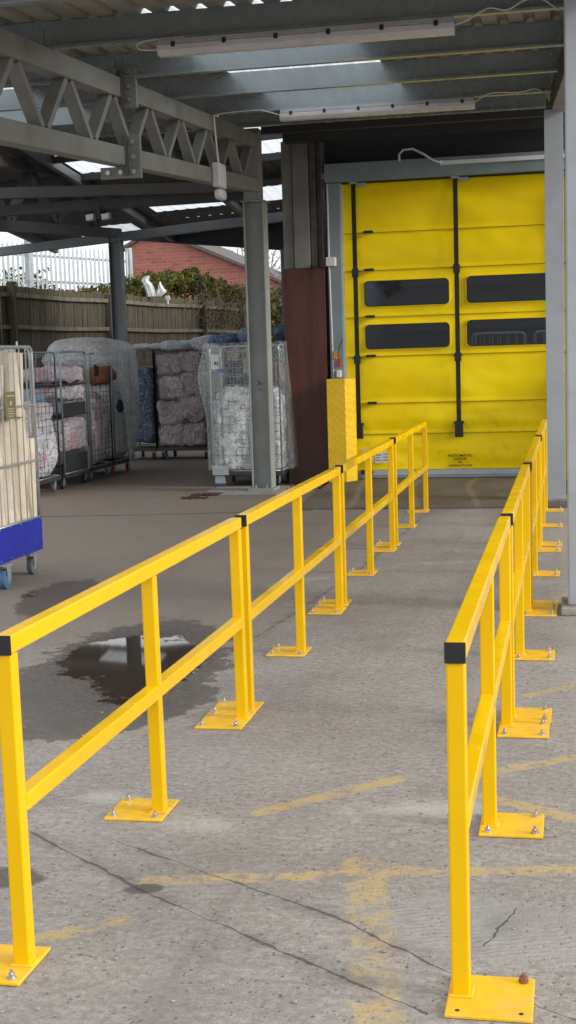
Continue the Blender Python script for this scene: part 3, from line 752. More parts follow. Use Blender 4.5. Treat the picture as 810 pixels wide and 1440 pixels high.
# interior; unseen ceiling opening added to let light onto the cages inside
mb = MB(); mb.box(-3.3, .9, 25.0, 25.1, 0, 4.0); mb.box(-3.25, -3.2, 17.3, 25, 0, 4); mb.box(.9, 1.0, 17.3, 25, 0, 4); mb.box(-3.2, .9, 17.3, 19.3, 4, 4.05); mb.box(-3.2, .9, 22.5, 25, 4, 4.05)
mb.build('interior_wall', 'inside', bd)
for z in (1.2, 2.0, 2.8):
    MB().box(-3.1, .8, 24.6, 24.98, z, z+.04).build('interior_shelf', 'inside', bd)

# ------------------------------------------------------------------ door
dr = thing('high_speed_door', (-1.37, 17.03, 0), 'large yellow fabric rapid-roll door with four dark windows and black straps', 'door')
DX0, DX1, DZ0, DZ1 = -2.76, .02, .155, 3.72
DYF = 17.03
wins = [(-2.508, -1.466, 2.195, 2.503), (-1.242, -.20, 2.195, 2.515), (-2.508, -1.466, 1.668, 1.965), (-1.246, -.20, 1.668, 1.982)]
seams = [3.109, 2.648, 2.075, 1.588, 1.002, .615]
def dy(x, z):
    """billow of the fabric between the seams, towards the camera negative"""
    zs = [DZ0]+sorted(seams)+[DZ1]; d = 0
    for a, b in zip(zs[:-1], zs[1:]):
        if a <= z <= b: d = math.sin(PI*(z-a)/(b-a))*.022*min(1, (b-a)/.5)
    w = noise.noise(Vector((x*1.1, z*2.6+x*.7, 1.5)))*.020+noise.noise(Vector((x*3.1+z*2, z*5.5, 7.)))*.007
    if z < 1.05: w += noise.noise(Vector((x*.8, z*7, 3.)))*.02
    pocket = sum(math.exp(-((z-s)/.022)**2) for s in seams)*.012
    return -d-w-pocket
NX, NZ = 150, 210
xs = sorted(set([DX0+(DX1-DX0)*i/NX for i in range(NX+1)]+[w[k] for w in wins for k in (0, 1)]))
zs = sorted(set([DZ0+(DZ1-DZ0)*i/NZ for i in range(NZ+1)]+[w[k] for w in wins for k in (2, 3)]))
mb = MB(); vs = [(x, DYF+dy(x, z), z) for z in zs for x in xs]; fs = []
for j in range(len(zs)-1):
    for i in range(len(xs)-1):
        cx_, cz_ = (xs[i]+xs[i+1])/2, (zs[j]+zs[j+1])/2
        if any(w[0] < cx_ < w[1] and w[2] < cz_ < w[3] for w in wins): continue
        a = j*len(xs)+i; fs.append((a, a+1, a+1+len(xs), a+len(xs)))
mb.add(vs, fs); fab = mb.build('door_curtain', 'door', dr, smooth=True)
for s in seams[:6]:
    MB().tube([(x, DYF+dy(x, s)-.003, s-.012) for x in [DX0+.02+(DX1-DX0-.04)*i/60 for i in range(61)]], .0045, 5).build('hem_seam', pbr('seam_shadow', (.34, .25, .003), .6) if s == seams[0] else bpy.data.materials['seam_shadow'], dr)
def rrect(x0, x1, z0, z1, rad, n=5):
    pts = []
    for cx_, cz_, a0 in ((x1-rad, z0+rad, -90), (x1-rad, z1-rad, 0), (x0+rad, z1-rad, 90), (x0+rad, z0+rad, 180)):
        for i in range(n+1):
            a = RD(a0+90*i/n); pts.append((cx_+rad*math.cos(a), cz_+rad*math.sin(a)))
    return pts
for x0, x1, z0, z1 in wins:
    yy = DYF-.036
    out_ = rrect(x0-.014, x1+.014, z0-.014, z1+.014, .062); inn = rrect(x0+.010, x1-.010, z0+.010, z1-.010, .05); n_ = len(out_)
    MB().add([(u, yy, v) for u, v in inn], [tuple(range(n_))]).build('window_pane', 'glass', dr)
    mb = MB(); mb.add([(u, yy+.004, v) for u, v in out_]+[(u, yy+.004, v) for u, v in rrect(x0-.004, x1+.004, z0-.004, z1+.004, .055)]+[(u, DYF+.02, v) for u, v in out_],
                      [(i, (i+1) % n_, n_+(i+1) % n_, n_+i) for i in range(n_)]+[(i, 2*n_+i, 2*n_+(i+1) % n_, (i+1) % n_) for i in range(n_)])
    mb.build('window_welt', 'door', dr, smooth=False)
    o2 = rrect(x0-.004, x1+.004, z0-.004, z1+.004, .055)
    mb = MB(); mb.add([(u, yy-.002, v) for u, v in o2]+[(u, yy-.002, v) for u, v in inn], [(i, (i+1) % n_, n_+(i+1) % n_, n_+i) for i in range(n_)])
    mb.build('window_gasket', 'cap', dr)
for k, xc in enumerate((-2.612, -1.362, -.115)):
    y = DYF-.075
    st = MB(); st.box(xc-.028, xc+.028, y-.004, y, .60, 3.715)
    s_ = st.build('strap', 'strap', dr)
    b_ = MB().box(xc-.05, xc+.05, y-.04, y+.03, .555, .74); b_.box(xc-.062, xc+.062, y-.02, y+.03, .72, .75)
    b_.build('strap_anchor', 'cap', s_, .004)
    for z in (2.62, 1.55):
        c_ = MB().box(xc-.042, xc+.042, y-.014, y-.0045, z-.06, z+.045); c_.box(xc-.065, xc+.065, y-.010, y-.0, z+.0, z+.014)
        c_.build('strap_guide', 'cap', s_, .002)
    hk = MB().box(xc-.05, xc+.05, y-.02, y+.03, 3.69, 3.73); hk.box(xc+.05, xc+.16, y-.01, y+.02, 3.66, 3.70); hk.build('strap_bracket', 'galv', s_)
for s in seams[:5]:
    MB().box(-2.50, -2.385, DYF-.068, DYF-.02, s-.020, s+.012).build('batten_pocket', 'cap', dr, .002)
# bottom beam
bb = MB().box(DX0-.01, DX1, DYF-.055, DYF+.05, .055, .15); bb.box(DX0-.01, DX1, DYF-.075, DYF-.055, .085, .10)
bb.build('bottom_beam', 'sill', dr, .006)
MB().box(-2.60, -2.45, DYF-.09, DYF-.076, .11, .16).build('latch', 'cap', dr, .003)
MB().tube([(-2.66, DYF-.085, .14), (-2.70, DYF-.10, .12), (-2.70, DYF-.10, .08), (-2.66, DYF-.09, .06)], .006, 6).build('hook', 'cap', dr)
# frame
fr = MB().box(-2.945, -2.775, 16.90, 17.08, 0, 3.71).build('frame_post', 'frame_teal', dr, .006)
MB().box(-2.775, -2.762, 16.94, 17.06, 0, 3.71).build('guide_strip', 'sill', dr)
MB().box(.035, .21, 16.90, 17.08, 0, 3.71).build('frame_post', 'frame_teal', dr, .006)
MB().box(-2.955, .24, 16.86, 17.09, 3.715, 3.94).build('head_box', 'frame_teal', dr, .008)
MB().box(-3.0, -2.955, 16.9, 17.05, 3.76, 3.84).build('shaft_end', 'frame_teal', dr, .004)
MB().box(DX0, DX1, 16.955, 16.99, 3.695, 3.713).build('roller_gap', 'cap', dr)
# stickers
def plane_xz(x0, x1, z0, z1, y): return MB().box(x0, x1, y, y+.0015, z0, z1)
for x0, x1, z0, z1 in ((-2.585, -2.475, .325, .425), (-2.42, -2.33, .245, .375), (-2.325, -2.215, .245, .385), (-2.56, -2.44, .255, .32)):
    s_ = plane_xz(x0, x1, z0, z1, DYF-.062).build('sticker', 'white_pl', dr)
    for q in range(3):
        zz = z1-.025-q*(z1-z0-.03)/3
        plane_xz(x0+.012, x1-.012-.02*(q % 2), zz-.011, zz, DYF-.0645).build('print', 'inkblue', s_)
def lettering(txt, cx_, cz_, size, y, parent, mat):
    cu = bpy.data.curves.new('t', 'FONT'); cu.body = txt; cu.size = size; cu.align_x = 'CENTER'; cu.align_y = 'CENTER'; cu.extrude = .0006; cu.offset = .0009
    o = bpy.data.objects.new('t', cu); col.objects.link(o); bpy.context.view_layer.update()
    dg = bpy.context.evaluated_depsgraph_get(); me = bpy.data.meshes.new_from_object(o.evaluated_get(dg))
    bpy.data.objects.remove(o)
    me.name = 'lettering'; me.transform(Matrix.Rotation(PI/2, 4, 'X')); me.materials.clear(); me.materials.append(M[mat])
    q = bpy.data.objects.new('lettering', me); col.objects.link(q); q.parent = parent; q.location = Vector((cx_, y, cz_))-parent.location
    q.scale = (1.25, 1, 1)
    return q
for i, w in enumerate(('AUTOMATIC', 'DOOR', 'IN', 'OPERATION')):
    lettering(w, -1.355, .322-i*.042, .042, DYF-.056, dr, 'ink')
# flexible conduit and strip on the head box
t = thing('door_conduit', (-1.5, 16.86, 3.9), 'white flexible conduit looping into a flat trunking on the door head', 'conduit')
MB().tube([(-2.02, 16.84, 3.92), (-2.02, 16.80, 3.99), (-1.97, 16.80, 4.045), (-1.85, 16.80, 4.05), (-1.72, 16.80, 3.98), (-1.62, 16.81, 3.91), (-1.55, 16.83, 3.88), (-1.50, 16.84, 3.885)], .014, 8).build('conduit', 'white_pl', t, smooth=True)
MB().box(-1.53, .22, 16.835, 16.858, 3.845, 3.895).build('trunking', 'white_pl', t, .004)
# wall conduit with junction box and stop switch on the left frame post
t = thing('junction_box', (-2.93, 16.85, 2.75), 'small pale junction box on a vertical conduit left of the door', 'junction box')
MB().box(-2.955, -2.835, 16.80, 16.898, 2.70, 2.81).build('box', 'white_pl', t, .008)
MB().tube([(-2.925, 16.885, 3.70), (-2.925, 16.885, 2.81)], .009, 6).build('conduit', 'white_pl', t)
MB().tube([(-2.925, 16.885, 2.70), (-2.905, 16.885, 1.28)], .009, 6).build('conduit', 'white_pl', t)
t = thing('pull_switch', (-2.83, 16.85, 1.5), 'orange and red pull switch with a black cord on the door frame', 'switch')
MB().box(-2.895, -2.845, 16.85, 16.898, 1.56, 1.66).build('orange_box', 'orange', t, .006)
MB().box(-2.845, -2.81, 16.85, 16.898, 1.46, 1.55).build('red_box', 'red', t, .008)
MB().box(-2.86, -2.805, 16.83, 16.898, 1.33, 1.42).build('grey_box', 'white_pl', t, .006)
MB().tube([(-2.83, 16.85, 1.55), (-2.84, 16.84, 1.64), (-2.80, 16.84, 1.75), (-2.78, 16.87, 1.80)], .006, 6).build('cord', 'cap', t)
# chequer plate guards
for sgn, lab in ((1, 'tall yellow chequer plate guard at the left foot of the door frame'), (-1, 'tall yellow chequer plate guard at the right foot of the door, behind the grey column')):
    cx_ = -2.72 if sgn == 1 else .13
    t = thing('door_guard', (cx_, 16.75, 0), lab, 'door guard')
    poly = [(-2.955, 16.62), (-2.725, 16.62), (-2.625, 16.76), (-2.625, 16.84), (-2.955, 16.84)]
    if sgn == -1: poly = [(-.16, 16.84), (-.16, 16.76), (-.06, 16.62), (.24, 16.62), (.24, 16.84)]
    MB().prism(poly, lambda u, v, t_: (u, v, t_), .0, 1.315).build('guard_plate', 'chequer', t, .006)

# wall conduit/steel bits near the ramp edge
mb = MB()
for k in range(46):
    x = random.uniform(-3.4, -2.97); y = 16.86-random.random()**1.5*.9; s_ = random.uniform(.008, .028)
    mb.lump((x, y, s_*.4), (s_, s_*.8, s_*.5), k, 1., s_*.3, 30, 6, 4)
tag(mb.build('grit', 'debris'), 'dark grit and broken bits gathered at the foot of the maroon panel', 'grit', kind='stuff')

# ------------------------------------------------------------------ lamps
def batten(x0, x1, y, z, label):
    t = thing('strip_light', ((x0+x1)/2, y, z), label, 'strip light', 'unlit strip lights under the canopy')
    MB().prism([(-.055, 0), (.055, 0), (.060, -.035), (-.060, -.035)], lambda u, v, t_: (t_, y+u, z+v), x0+.01, x1-.01).build('housing', 'lampbody', t, .004)
    MB().prism([(-.062, -.036), (.062, -.036), (.060, -.075), (.035, -.108), (-.035, -.108), (-.060, -.075)], lambda u, v, t_: (t_, y+u, z+v), x0, x1).build('diffuser', 'diffuser', t, .008)
    n_ = 6
    for i in range(n_):
        xx = x0+.12+(x1-x0-.24)*i/(n_-1)
        MB().box(xx-.014, xx+.014, y-.066, y+.066, z-.056, z-.020).build('clip', 'ink', t, .003)
    return t
yl = 9.47-.03
batten(-2.80, -.745, yl, zr(9.47)-.004, 'nearer and larger unlit strip light hung under a steel purlin')
batten(-2.87, -.91, 13.90, zr(13.93)-.004, 'farther and smaller unlit strip light hung under a steel purlin')
def cable(pts, label, r_=.006, mat='white_pl'):
    P_ = [Vector(p) for p in pts]; out_ = []
    for i in range(len(P_)-1):
        a = P_[max(i-1, 0)]; b = P_[i]; c = P_[i+1]; d = P_[min(i+2, len(P_)-1)]
        for k in range(6):
            t_ = k/6; out_.append(.5*((2*b)+(c-a)*t_+(2*a-5*b+4*c-d)*t_**2+(3*b-a-3*c+d)*t_**3))
    out_.append(P_[-1])
    return tag(MB().tube(out_, r_, 6).build('cable', mat, None, smooth=True), label, 'cable')
z9 = zr(9.47)
cable([(-2.6, 9.40, z9+.004), (-2.85, 9.40, z9-.0), (-2.94, 9.40, z9-.02), (-2.92, 9.40, z9-.06), (-2.80, 9.42, z9-.065)], 'pale cable looping at the left end of the nearer strip light')
cable([(-.745, 9.44, z9-.05), (-.66, 9.40, z9-.035), (-.52, 9.40, z9+.03), (-.40, 9.40, z9+.01), (-.28, 9.39, z9+.06), (-.18, 9.36, z9+.055), (-.06, 9.30, z9-.04)], 'pale cable rising from the right end of the nearer strip light')
z13 = zr(13.93)
cable([(-.91, 13.88, z13-.05), (-.75, 13.85, z13+.02), (-.5, 13.85, z13+.01), (-.32, 13.85, z13+.03), (-.25, 13.8, z13-.02)], 'pale cable rising from the right end of the farther strip light')
cable([(-2.87, 13.88, z13-.05), (-3.0, 13.86, z13-.01), (-3.12, 13.85, z13+.01), (-3.45, 13.85, z13+.0), (-3.56, 13.84, z13-.02)], 'thin cable from the farther strip light to the truss')

t = thing('emergency_light', (-3.54, 14.0, 3.4), 'white emergency light box and drop conduit fixed to the side of the truss', 'emergency light')
MB().tube([(-3.50, 13.84, 4.06), (-3.54, 13.80, 4.07), (-3.545, 13.84, 3.95), (-3.545, 13.95, 3.60)], .010, 6).build('conduit', 'white_pl', t)
MB().box(-3.575, -3.50, 13.78, 14.08, 3.36, 3.60).build('box', 'white_pl', t, .01)
MB().lump((-3.53, 13.93, 3.29), (.045, .13, .055), 2, .6, 0, 1, 20, 12).build('lamp_head', 'white_pl', t, smooth=True)
t = thing('flood_light', (-5.65, 16.25, 3.4), 'pair of small floodlights under the dark beam of the rear canopy', 'floodlight')
for xx in (-5.76, -5.56):
    MB().prism([(-.055, -.02), (.055, -.005), (.055, -.085), (-.045, -.10)], lambda u, v, t_: (xx+u, 16.2+t_, 3.43+v), -.04, .05).build('lamp_head', 'galv', t, .01)
MB().box(-5.68, -5.64, 16.2, 16.28, 3.36, 3.50).build('bracket', 'beam_dark', t)
t = thing('bulkhead_lamp', (-5.0, 21.9, 3.6), 'small round lamp hung below the rear canopy beam', 'lamp')
MB().lump((-5.05, 21.85, 3.60), (.035, .035, .045), 1, 1, 0, 1, 12, 8).build('globe', 'white_pl', t, smooth=True)
MB().cyl((-5.05, 21.85, 3.70), (0, 0, 1), .012, .16, 8).build('stem', 'cap', t)

# ------------------------------------------------------------------ roll cages
def caster(root, x, y, z, r_, mat, ang=0., bracket=True):
    c = MB(); c.box(x-.035, x+.035, y-.035, y+.035, z-.012, z)
    c.box(x-.026, x-.022, y-.03+.02*math.cos(ang), y+.03+.02*math.cos(ang), r_, z-.012); c.box(x+.022, x+.026, y-.03+.02*math.cos(ang), y+.03+.02*math.cos(ang), r_, z-.012)
    f = c.build('caster', 'galv', root, .002)
    w = MB().cyl((x, y+.02*math.cos(ang), r_), (1, .001, 0), r_, .034, 20).build('wheel', mat, f, .004)
    MB().cyl((x, y+.02*math.cos(ang), r_), (1, .001, 0), r_*.42, .040, 14).build('hub', 'galv', f)
    return f
def panel(mb, a, b, z0, z1, nv, hz, rf, rw, corner=.06, mid=None):
    """upright hoop from plan point a to b with wires"""
    a = Vector((a[0], a[1], 0)); b = Vector((b[0], b[1], 0)); d = (b-a).normalized(); L = (b-a).length
    def P_(u, z): q = a+d*u; return (q.x, q.y, z)
    pts = [P_(0, z0)]
    for i in range(5): an = PI-PI/2*i/4; pts.append(P_(corner+corner*math.cos(an), z1-corner+corner*math.sin(an)))
    for i in range(5): an = PI/2-PI/2*i/4; pts.append(P_(L-corner+corner*math.cos(an), z1-corner+corner*math.sin(an)))
    pts.append(P_(L, z0))
    mb.tube(pts, rf, 8); mb.tube([P_(0, z0), P_(L, z0)], rf*.8, 6)
def wires(mb, a, b, z0, z1, vx, hz, rw):
    a = Vector((a[0], a[1], 0)); b = Vector((b[0], b[1], 0)); d = (b-a).normalized(); L = (b-a).length
    for u in vx:
        q = a+d*(u*L); mb.tube([(q.x, q.y, z0), (q.x, q.y, z1)], rw, 4)
    for z in hz: mb.tube([(a.x, a.y, z), (b.x, b.y, z)], rw, 4)
def cage(loc, w, d, h, label, group=None, sides='LRB', nv=6, hs=(), hmat='galv_blue', wmat=None, rw=.003, rf=.011, z0=.2, wheel='rubber', wr=.055, vz0=None, name='roll_cage', base='dark_base', tall_v=True):
    t = thing(name, loc, label, 'roll cage', group)
    x, y, _ = loc; X0, X1, Y0_, Y1_ = x-w/2, x+w/2, y-d/2, y+d/2
    b = MB(); b.box(X0, X1, Y0_, Y1_, z0-.025, z0); 
    for q in (Y0_, Y1_): b.bar((X0, q, z0-.03), (X1, q, z0-.03), .03, .05)
    for q in (X0, X1): b.bar((q, Y0_, z0-.03), (q, Y1_, z0-.03), .03, .05)
    b.build('base', base, t, .003)
    ed = {'L': ((X0, Y0_), (X0, Y1_)), 'R': ((X1, Y0_), (X1, Y1_)), 'B': ((X0, Y1_), (X1, Y1_)), 'F': ((X0, Y0_), (X1, Y0_))}
    for s in sides:
        a, b_ = ed[s]; m_ = MB(); panel(m_, a, b_, z0, h, nv, hs, rf, rw)
        p = m_.build('side_panel', hmat, t, smooth=True)
        m_ = MB(); wires(m_, a, b_, z0, h-.01, [i/(nv+1) for i in range(1, nv+1)], [q for q in hs if z0 < q < h], rw)
        m_.build('wire_mesh', wmat or hmat, p)
    for sx in (-1, 1):
        for sy in (-1, 1):
            caster(t, x+sx*(w/2-.07), y+sy*(d/2-.07), z0-.05, wr, wheel, sy)
    return t

def heap(c, s, seed, mat, label, cat='laundry', e=.35, amp=.05, top=.0, name='laundry_heap', freq=4., kind='stuff', group=None):
    o = MB().lump(c, s, seed, e, amp, freq, 64, 44, zmin=.212, top=top).build(name, mat, None, smooth=True)
    return tag(o, label, cat, group, kind)

def hrange(a, b, n): return [a+(b-a)*i/(n-1) for i in range(n)]
# row of cages along the left, seen from the side (X = -6.35 face)
cage((-6.76, 15.92, 0), .80, .76, 1.75, 'zinc roll cage of pink and white laundry topped by a blue cloth', 'laundry roll cages', nv=5, hs=hrange(.27, 1.25, 13), wmat='wire_dark', rw=.0028, wheel='rubber')
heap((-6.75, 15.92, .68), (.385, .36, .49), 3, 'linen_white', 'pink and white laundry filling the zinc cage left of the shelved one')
heap((-6.62, 16.0, 1.17), (.20, .24, .09), 4, 'linen_pale_blue', 'pale blue cloth lying on the pink and white laundry left of the shelved cage', 'cloth', e=.8, name='cloth_bundle', kind=None)
# shelved cage
t2 = cage((-6.77, 16.92, 0), .84, .94, 1.755, 'dark zinc roll cage with shelves of folded linen, third cage back on the left', 'laundry roll cages', sides='LB', nv=5, hs=hrange(.3, 1.7, 4), hmat='galv_blue', rw=.004, wheel='rubber_black', wr=.065)
m_ = MB(); panel(m_, (-6.35, 16.45), (-6.35, 17.39), .2, 1.755, 0, (), .014, .004); m_.build('side_panel', 'galv_blue', t2, smooth=True)
for z in (.19, .93, 1.33):
    MB().box(-7.15, -6.345, 16.46, 17.38, z, z+.022).build('shelf', 'wire_dark', t2, .003)
for z0_, z1_ in ((.95, 1.10), (.22, .44)):
    MB().box(-6.352, -6.346, 16.49, 17.30, z0_, z1_).build('shelf_front', 'wire_dark', t2)
MB().box(-6.350, -6.338, 17.30, 17.37, .2, .5).build('corner_stop', 'galv', t2)
for k, (z0_, z1_, m_) in enumerate(((.46, .91, 'linen_pink'), (1.12, 1.32, 'linen_white'), (1.36, 1.55, 'linen_pink'))):
    heap((-6.71, 16.93, (z0_+z1_)/2), (.39, .43, (z1_-z0_)/2), 20+k, m_, ('pinkish linen bulging on the %s shelf of the shelved cage' % ['bottom', 'middle', 'top'][k]), e=.4, amp=.03, freq=7)
cage((-6.76, 17.93, 0), .80, .86, 1.73, 'zinc roll cage of pinkish sheets with a black tag, right of the shelved cage', 'laundry roll cages', nv=5, hs=hrange(.27, 1.2, 14), wmat='wire_dark', rw=.003, wheel='rubber')
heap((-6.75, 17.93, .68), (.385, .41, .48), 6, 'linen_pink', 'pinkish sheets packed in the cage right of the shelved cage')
MB_ = MB().box(-6.343, -6.338, 17.70, 17.86, 1.42, 1.58); tag(MB_.build('tag_plate', 'ink'), 'small black plate hung on the mesh of the cage right of the shelved one', 'tag')
cage((-6.76, 18.87, 0), .80, .80, 1.73, 'roll cage wrapped in a clouded polythene sheet, on red castors', 'laundry roll cages', nv=3, hs=hrange(.3, 1.6, 10), rw=.003, wheel='rubber_red', wr=.06)
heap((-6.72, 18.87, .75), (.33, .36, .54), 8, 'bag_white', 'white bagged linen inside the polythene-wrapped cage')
heap((-6.62, 18.75, 1.42), (.20, .24, .13), 9, 'peach', 'peach cloth near the top of the polythene-wrapped cage', 'cloth', e=.8, name='cloth_bundle', kind=None)
heap((-6.58, 18.95, .98), (.22, .28, .12), 10, 'linen_navy', 'navy cloth showing through the polythene-wrapped cage', 'cloth', e=.8, name='cloth_bundle', kind=None)
# polythene cover: dome over the top and a flank hanging to the floor
mb = MB(); nu, nv = 48, 30; vs = []
for j in range(nv+1):
    f = j/nv
    for i in range(nu):
        th = 2*PI*i/nu; cx_, sy_ = math.cos(th), math.sin(th)
        ex = lambda v: math.copysign(abs(v)**.55, v)
        if f < .35:
            rr = math.sin(f/.35*PI/2)**.8; z = 1.745+.21*math.cos(f/.35*PI/2)
            x = ex(cx_)*.44*rr; y = ex(sy_)*.98*rr
        else:
            g_ = (f-.35)/.65; bulge = .06*math.sin(g_*PI)
            x = ex(cx_)*(.44+bulge); y = ex(sy_)*(.98+bulge); zend = .16 if (sy_ > .1) else 1.55 if sy_ < -.1 else .9
            z = 1.745-(1.745-zend)*g_
            y -= .55*g_*max(0, sy_)**.5*.6
        q = Vector((x*3, y*3, z*1.2)); d = noise.noise(q)*.05+abs(noise.noise(q*2.3))*.035
        vs.append((-6.70+x+cx_*d, 18.52+y+.12+sy_*d, z+d*.4))
fs = [(j*nu+i, j*nu+(i+1) % nu, (j+1)*nu+(i+1) % nu, (j+1)*nu+i) for j in range(nv) for i in range(nu)]
mb.add(vs, fs); tag(mb.build('polythene_cover', 'film', None, smooth=True), 'clouded polythene sheet domed over two cages and hanging to the floor', 'polythene sheet')
heap((-7.0, 16.0, 1.74), (.22, .25, .07), 12, 'film_white', 'small white polythene hump on top of the leftmost laundry cage', 'polythene sheet', e=.9, name='polythene_cover', kind=None)

# back row: mesh cages facing the camera
g2 = [i/17 for i in range(1, 17)]
cage((-6.14, 21.6, 0), .86, .80, 1.80, 'tall square-mesh roll cage of mauve laundry bags in the back row', 'back row mesh cages', sides='FLRB', nv=15, hs=hrange(.26, 1.76, 28), hmat='wire_dark', rw=.0035, wheel='rubber_black')
for k, (dx, dz, sx_, sz_) in enumerate(((-.19, .37, .25, .19), (.21, .39, .23, .20), (-.17, .74, .26, .22), (.22, .80, .23, .23), (-.14, 1.14, .28, .22), (.22, 1.20, .23, .22), (-.16, 1.52, .26, .20), (.21, 1.54, .24, .20))):
    heap((-6.14+dx*.95, 21.52, dz+.02), (sx_, .36, sz_), 30+k, 'linen_mauve', '%s mauve laundry bag in the back row mesh cage' % ['bottom left', 'bottom right', 'lower left', 'lower right', 'upper left', 'upper right', 'top left', 'top right'][k], 'laundry bag', e=.42, amp=.04, freq=5., name='laundry_bag', kind=None, group='mauve laundry bags')
# dark bag printing
mb = MB(); mb.tube([(-5.93, 21.19, 1.60), (-5.86, 21.19, 1.66), (-5.78, 21.19, 1.69)], .02, 5)
tag(mb.build('bag_tie', 'ink'), 'black tie on the top right mauve bag in the back row cage', 'bag tie')
cage((-6.86, 21.6, 0), .54, .80, 1.80, 'narrow mesh roll cage of dotted blue linen in the back row, behind the polythene sheet', 'back row mesh cages', sides='FLRB', nv=9, hs=hrange(.26, 1.76, 24), hmat='wire_dark', rw=.003, wheel='rubber_black')
heap((-6.86, 21.6, .88), (.21, .30, .60), 45, 'linen_check', 'dotted blue linen stacked in the narrow back row cage')
for k, (x, w_, h_) in enumerate(((-6.78, .42, .05), (-6.2, .36, .07), (-5.66, .38, .12))):
    heap((x, 21.5, 1.80+h_*.4), (w_, .42, h_), 50+k, 'film_white', 'white polythene sheet lying over the %s of the back row cages' % ['left', 'middle', 'right end'][k], 'polythene sheet', e=.8, amp=.03, name='polythene_cover', kind=None)

# white wrapped cage by the column
wc = cage((-3.98, 16.98, 0), .88, .78, 1.76, 'pale zinc roll cage of white bags wrapped in clear polythene, behind the H column', None, sides='LRB', nv=8, hs=hrange(.28, 1.7, 14), hmat='galv', rw=.003, wheel='rubber_black')
m_ = MB(); panel(m_, (-4.42, 16.60), (-4.30, 16.60), .2, 1.755, 0, (), .010, .003, .05); panel(m_, (-4.28, 16.59), (-3.54, 16.59), .2, 1.755, 0, (), .011, .003, .05)
p = m_.build('front_gate', 'galv', wc, smooth=True)
m_ = MB(); wires(m_, (-4.28, 16.59), (-3.54, 16.59), .2, 1.75, [i/9 for i in range(1, 9)], hrange(.3, 1.66, 15), .0032); wires(m_, (-4.42, 16.60), (-4.30, 16.60), .2, 1.2, [.5], hrange(.3, 1.2, 10), .003); m_.build('wire_mesh', 'wire_dark', p)
MB().box(-4.41, -4.31, 16.588, 16.592, 1.20, 1.45).build('plate', 'olive_grey', p)
MB().box(-4.43, -4.22, 16.56, 16.575, .15, .27).build('foot_plate', 'galv', wc, .004)
MB().box(-4.41, -4.28, 16.60, 16.66, .04, .15).build('leg_guard', 'galv', wc, .006)
MB().box(-4.40, -4.29, 16.605, 16.655, .0, .04).build('blue_foot', 'navy', wc, .006)
MB().box(-3.99, -3.80, 16.570, 16.577, 1.42, 1.61).build('sign_plate', 'olive_grey', wc)
lb = MB().box(-4.405, -4.30, 16.574, 16.578, 1.48, 1.66).build('paper_label', 'white_pl', wc)
MB().box(-4.36, -4.33, 16.571, 16.573, 1.53, 1.57).build('print', 'ink', lb); MB().box(-4.32, -4.31, 16.571, 16.573, 1.52, 1.57).build('print', 'ink', lb)
MB().box(-4.33, -4.22, 16.566, 16.572, 1.44, 1.475).build('blue_tag', 'blue', wc)
k = 0
for (dx, z, sx_, sz_) in ((-.2, .40, .25, .21), (.2, .41, .24, .22), (-.19, .68, .25, .20), (.2, .72, .24, .20), (-.19, .95, .25, .19), (.2, .98, .24, .18), (0, 1.10, .40, .13)):
    heap((-3.98+dx, 16.95, z), (sx_, .36, sz_), 60+k, 'bag_white', '%s white bag inside the clear-wrapped cage behind the H column' % ['bottom left', 'bottom right', 'middle left', 'middle right', 'upper left', 'upper right', 'topmost'][k], 'laundry bag', e=.38, amp=.035, freq=7, name='laundry_bag', kind=None, group='white bags in the wrapped cage'); k += 1
heap((-4.15, 16.68, .99), (.13, .05, .075), 71, 'peach', 'peach cloth pressed against the mesh of the clear-wrapped cage', 'cloth', e=.9, name='cloth_bundle', kind=None)
heap((-3.90, 16.70, .83), (.11, .04, .04), 72, 'linen_pink', 'thin pink cloth pressed against the mesh of the clear-wrapped cage', 'cloth', e=.9, name='cloth_bundle', kind=None)
heap((-4.02, 16.68, 1.13), (.12, .04, .06), 73, 'linen_pale_blue', 'pale blue cloth pressed against the mesh of the clear-wrapped cage', 'cloth', e=.9, name='cloth_bundle', kind=None)
# clear wrap: thin sheet bulging left near the top and flowing down on the right
mb = MB(); nu, nv = 40, 26; vs = []
for j in range(nv+1):
    f = j/nv; z = 1.80-f*1.58
    for i in range(nu+1):
        a = i/nu   # from left-back, along front, to right-back
        if a < .2: x, y = -4.47, 17.3-(a/.2)*.75
        elif a < .8: x, y = -4.47+(a-.2)/.6*.96, 16.55
        else: x, y = -3.51, 16.55+(a-.8)/.2*.75
        bul = .10*math.exp(-((f-.28)/.2)**2) if a < .22 else 0
        flow = (.02+.09*f) if a > .78 else 0
        d = noise.noise(Vector((x*5, y*5, z*.6)))*.03+abs(noise.noise(Vector((x*12, y*9, z*.5))))*.02
        vs.append((x-bul+flow+(d if a > .78 or a < .2 else 0), y-.012-abs(d)*.5, z))
fs = [(j*(nu+1)+i, j*(nu+1)+i+1, (j+1)*(nu+1)+i+1, (j+1)*(nu+1)+i) for j in range(nv) for i in range(nu)]
mb.add(vs, fs); tag(mb.build('polythene_cover', 'film_thin', None, smooth=True), 'thin clear polythene wrap around the white cage behind the H column', 'polythene sheet')
